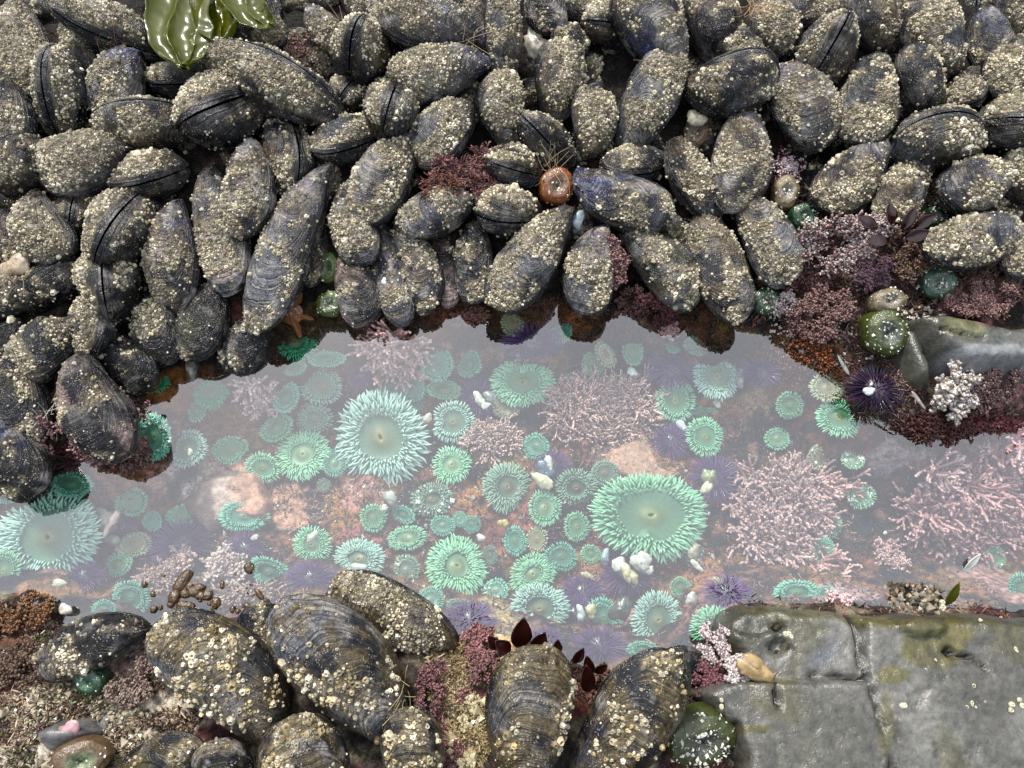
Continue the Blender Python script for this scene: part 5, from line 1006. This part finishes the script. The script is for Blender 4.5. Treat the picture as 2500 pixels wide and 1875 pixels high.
# ------------------------------------------------------------------ low turf and rubble on the banks: nobody could count it
def turf(name, poly, n, cols, ln, th, seed, label, zoff=0.0, wet=None):
    r = np.random.default_rng(seed); W_ = np.array([at(x, y, .03)[:2] for x, y in poly]); lo, hi = W_.min(0), W_.max(0)
    XY = lo + r.random((n * 3, 2)) * (hi - lo); XY = XY[sdist(XY[:, 0], XY[:, 1], W_) > 0][:n]; n = len(XY)
    Z = Hxy(XY[:, 0], XY[:, 1]); B = np.stack([XY[:, 0], XY[:, 1], Z + zoff], 1); k_ = fbm(B * 70 + seed, 2); keep = k_ > .40; B = B[keep]; n = len(B)
    ci = (fbm(B * 40 + 9 + seed, 2) * 2.2 - .6 + r.normal(0, .12, n)).clip(0, .999) * len(cols); C0 = np.array(cols)[ci.astype(int)] * r.uniform(.5, 1.5, (n, 1))
    d = unit(r.normal(0, .7, (n, 3)) + np.array([0, -.1, 1])); b2 = r.normal(0, .7, (n, 3)); t_ = np.linspace(0, 1, 4)[None, :, None]; L_ = ln * r.uniform(.5, 1.5, (n, 1, 1))
    P = B[:, None] + (d[:, None] * t_ + b2[:, None] * t_ ** 2 * .6) * L_ - np.array([0, 0, .001])
    rd = th * r.uniform(.6, 1.5, (n, 1)) * np.array([[.7, 1.2, .8, .4]]); C = C0[:, None] * np.array([.5, .8, 1.1, 1.6])[None, :, None]
    V, Q, C = chains(P, rd, 4, C); o = mk(name, V, Q, mat=M_CORAL, col=C); tag(o, label, "seaweed", kind="stuff"); return o
BR = [(.03, .015, .012), (.07, .03, .025), (.12, .06, .05), (.05, .03, .015), (.16, .11, .07), (.09, .04, .05), (.20, .14, .10)]
turf("turf", [(1880,500),(2000,480),(2240,500),(2260,660),(2500,700),(2500,760),(2300,750),(2180,800),(2210,900),(2290,990),(2500,980),(2500,1040),(2290,1070),(2150,1010),(2080,920),(1990,880),(1900,810),(1850,760)], 15000, BR, .0060, .00075, 1, "low brown and purple turf carpeting the right-hand bank")
turf("turf", [(-60,1450),(60,1480),(120,1540),(350,1570),(420,1520),(500,1600),(500,1875),(-60,1900)], 14000, [(.05,.03,.02), (.13,.08,.055), (.22,.17,.10), (.07,.03,.03), (.30,.24,.17), (.05,.05,.02)], .0045, .0008, 2, "low tan and brown turf carpeting the near bank at lower left")
turf("turf", [(1040,1590),(1120,1560),(1240,1580),(1250,1700),(1180,1875),(1060,1875)], 6000, [(.20,.15,.07), (.13,.09,.045), (.22,.18,.11), (.12,.05,.05)], .0038, .0008, 3, "yellowish crusty turf between the big near-bank mussels")
turf("turf", [(1300,1590),(1520,1650),(1700,1620),(1810,1640),(1800,1720),(1700,1700),(1500,1700),(1400,1700)], 6000, [(.03,.012,.01), (.09,.03,.025), (.06,.035,.02), (.14,.08,.06)], .0045, .0008, 4, "dark red-brown turf between the near bank mussels and the slab")
turf("turf", [(560,860),(700,760),(900,750),(1200,700),(1400,700),(1700,700),(1880,780),(1900,840),(1750,810),(1560,765),(1300,765),(1090,765),(900,790),(760,790),(640,850),(560,900)], 8000, [(.035,.014,.01), (.08,.03,.015), (.05,.03,.012), (.11,.045,.02)], .0050, .0008, 5, "rusty brown turf along the waterline at the foot of the mussel wall")
turf("turf", [(-60,900),(120,950),(330,880),(330,1060),(180,1100),(60,1190),(-60,1190)], 6000, [(.03,.02,.012), (.10,.05,.045), (.16,.08,.07), (.05,.04,.015)], .0050, .0008, 6, "dark turf under the mussels of the left bank")
turf("turf", [(60,1260),(100,1120),(330,1040),(400,880),(700,800),(900,780),(1250,760),(1750,800),(1950,900),(2100,1040),(2500,1060),(2520,1560),(1790,1540),(1650,1640),(1300,1560),(1000,1520),(830,1460),(500,1500),(60,1440)], 26000, [(.02,.015,.015), (.06,.025,.02), (.13,.055,.04), (.03,.02,.025), (.20,.09,.075), (.08,.035,.015), (.28,.15,.12)], .0048, .0008, 7, "short reddish and pink turf carpeting the bed of the pool")
rbr = np.random.default_rng(9)
def rubble(poly, n, colr, seed, label, sz=.0028, zoff=.002):
    W_ = np.array([at(x, y, .03)[:2] for x, y in poly]); lo, hi = W_.min(0), W_.max(0); XY = lo + rbr.random((n * 3, 2)) * (hi - lo); XY = XY[sdist(XY[:, 0], XY[:, 1], W_) > 0][:n]
    B = np.stack([XY[:, 0], XY[:, 1], Hxy(XY[:, 0], XY[:, 1]) + zoff], 1); B = B[fbm(B * 45 + seed, 2) > .52]
    o = chips("shell_rubble", None, B, sz, rbr, colr, flat=.7); tag(o, label, "shell bits")
rubble([(-40,1700),(120,1620),(330,1600),(480,1620),(520,1760),(420,1875),(-40,1875)], 2600, (.26, .22, .15), 1, "cream crust of shell bits on the near bank at lower left", .0017)
rubble([(1850,560),(2100,500),(2250,560),(2300,800),(2200,900),(2000,860),(1900,780)], 1500, (.42, .38, .33), 2, "pale shell bits scattered over the right-hand bank", .0020)
rubble([(400,1150),(700,900),(1300,900),(1800,950),(1850,1400),(1300,1500),(800,1420),(300,1400)], 2600, (.42, .36, .30), 3, "tiny pale shell bits strewn over the bed of the pool", .0016, .001)
rubble([(1040,1600),(1200,1580),(1240,1700),(1150,1875),(1060,1875)], 900, (.34, .30, .18), 4, "cream shell bits on the yellow crust between the near-bank mussels", .0026)

# ------------------------------------------------------------------ labels
LAND = [(1360,455,"the orange-brown closed anemone"), (1150,430,"the maroon tuft"), (480,90,"the kelp blade"), (1922,412,"the maroon speckled lump"), (2040,620,"the white-tipped turf"), (2162,812,"the large olive anemone"), (712,765,"the orange sea star arms"),
 (929,1068,"the giant pale mint anemone"), (1589,1258,"the giant green anemone"), (117,1311,"the giant pale anemone at left"), (1276,933,"the notched green anemone"), (1478,1022,"the broad pink tuft"), (1895,1262,"the shaggy pink bush"), (2340,1240,"the drooping pink fan"),
 (540,1200,"the flat pink stone"), (1116,1381,"the bright mint anemone"), (518,957,"the emerald anemone"), (235,1040,"the pink crust"), (225,1568,"the black near-bank mussel"), (2100,1700,"the grey slab"), (1265,1560,"the dark red leaves"), (2210,1448,"the tiny shell cluster"), (1485,650,"the crinkled pink seaweed"), (1735,35,"the maroon fuzz"), (739,1109,"the round bright green anemone"), (2048,1020,"the large round anemone at right"),
 (0,0,"the top left corner"), (2500,0,"the top right corner"), (0,700,"the left edge's middle"), (1250,1875,"the bottom edge's middle"), (0,1875,"the bottom left corner"), (2500,600,"the right edge's upper third"), (1000,0,"the top edge left of centre"), (480,1455,"the middle of the brown bladders")]
DIRS = ["right of", "above and right of", "above", "above and left of", "left of", "below and left of", "below", "below and right of"]
ORD = ["nearest", "second nearest", "third nearest", "fourth nearest", "fifth nearest", "sixth nearest", "seventh nearest", "eighth nearest", "ninth nearest", "tenth nearest"]
SIZEW = {}
def looks(ph):
    if ph == 'lo': return "half-buried dark"
    ws = [LOOKW[c] for c in ph if c in LOOKW]
    return " ".join(ws[:2])
buckets = {}
for t_ in THINGS:
    o, px, py, ph, noun, lab = t_
    if lab: o["label"] = lab; continue
    ds = [(math.hypot(px - x, py - y), x, y, n_) for x, y, n_ in LAND if math.hypot(px - x, py - y) > 12 and not (noun == "mussel" and "black near-bank" in n_ and False)]
    D, x, y, n_ = min(ds); s_ = int(round(math.degrees(math.atan2(y - py, px - x)) / 45)) % 8
    word = looks(ph) if noun == "mussel" else ph
    buckets.setdefault((noun, n_, s_), []).append((D, o, word))
for (noun, n_, s_), lst in buckets.items():
    lst.sort(key=lambda q: q[0])
    for i, (D, o, word) in enumerate(lst):
        nn = "bladder" if o.name.startswith("weed_bladder") else noun.replace("sea ", "")
        mkl = lambda w_: (f"{w_} {nn} {DIRS[s_]} {n_}" if len(lst) == 1 else f"{w_} {nn}, {ORD[min(i, 9)]} {DIRS[s_]} {n_}").strip()
        lb = mkl(word); lb = lb if len(lb.replace('-', ' ').split()) <= 16 else mkl(word.split()[0] if word else '')
        lb = lb if len(lb.replace('-', ' ').split()) <= 16 else mkl('')
        o["label"] = lb
seen = {}
for o in COL.objects:
    if o.parent is None and "label" in o: seen.setdefault(o["label"], []).append(o.name)
for k_, v_ in seen.items():
    if len(v_) > 1: print("DUPLICATE LABEL", k_, v_)
print("things", len(THINGS), "objects", len(COL.objects), "polys", sum(len(m_.polygons) for m_ in bpy.data.meshes))
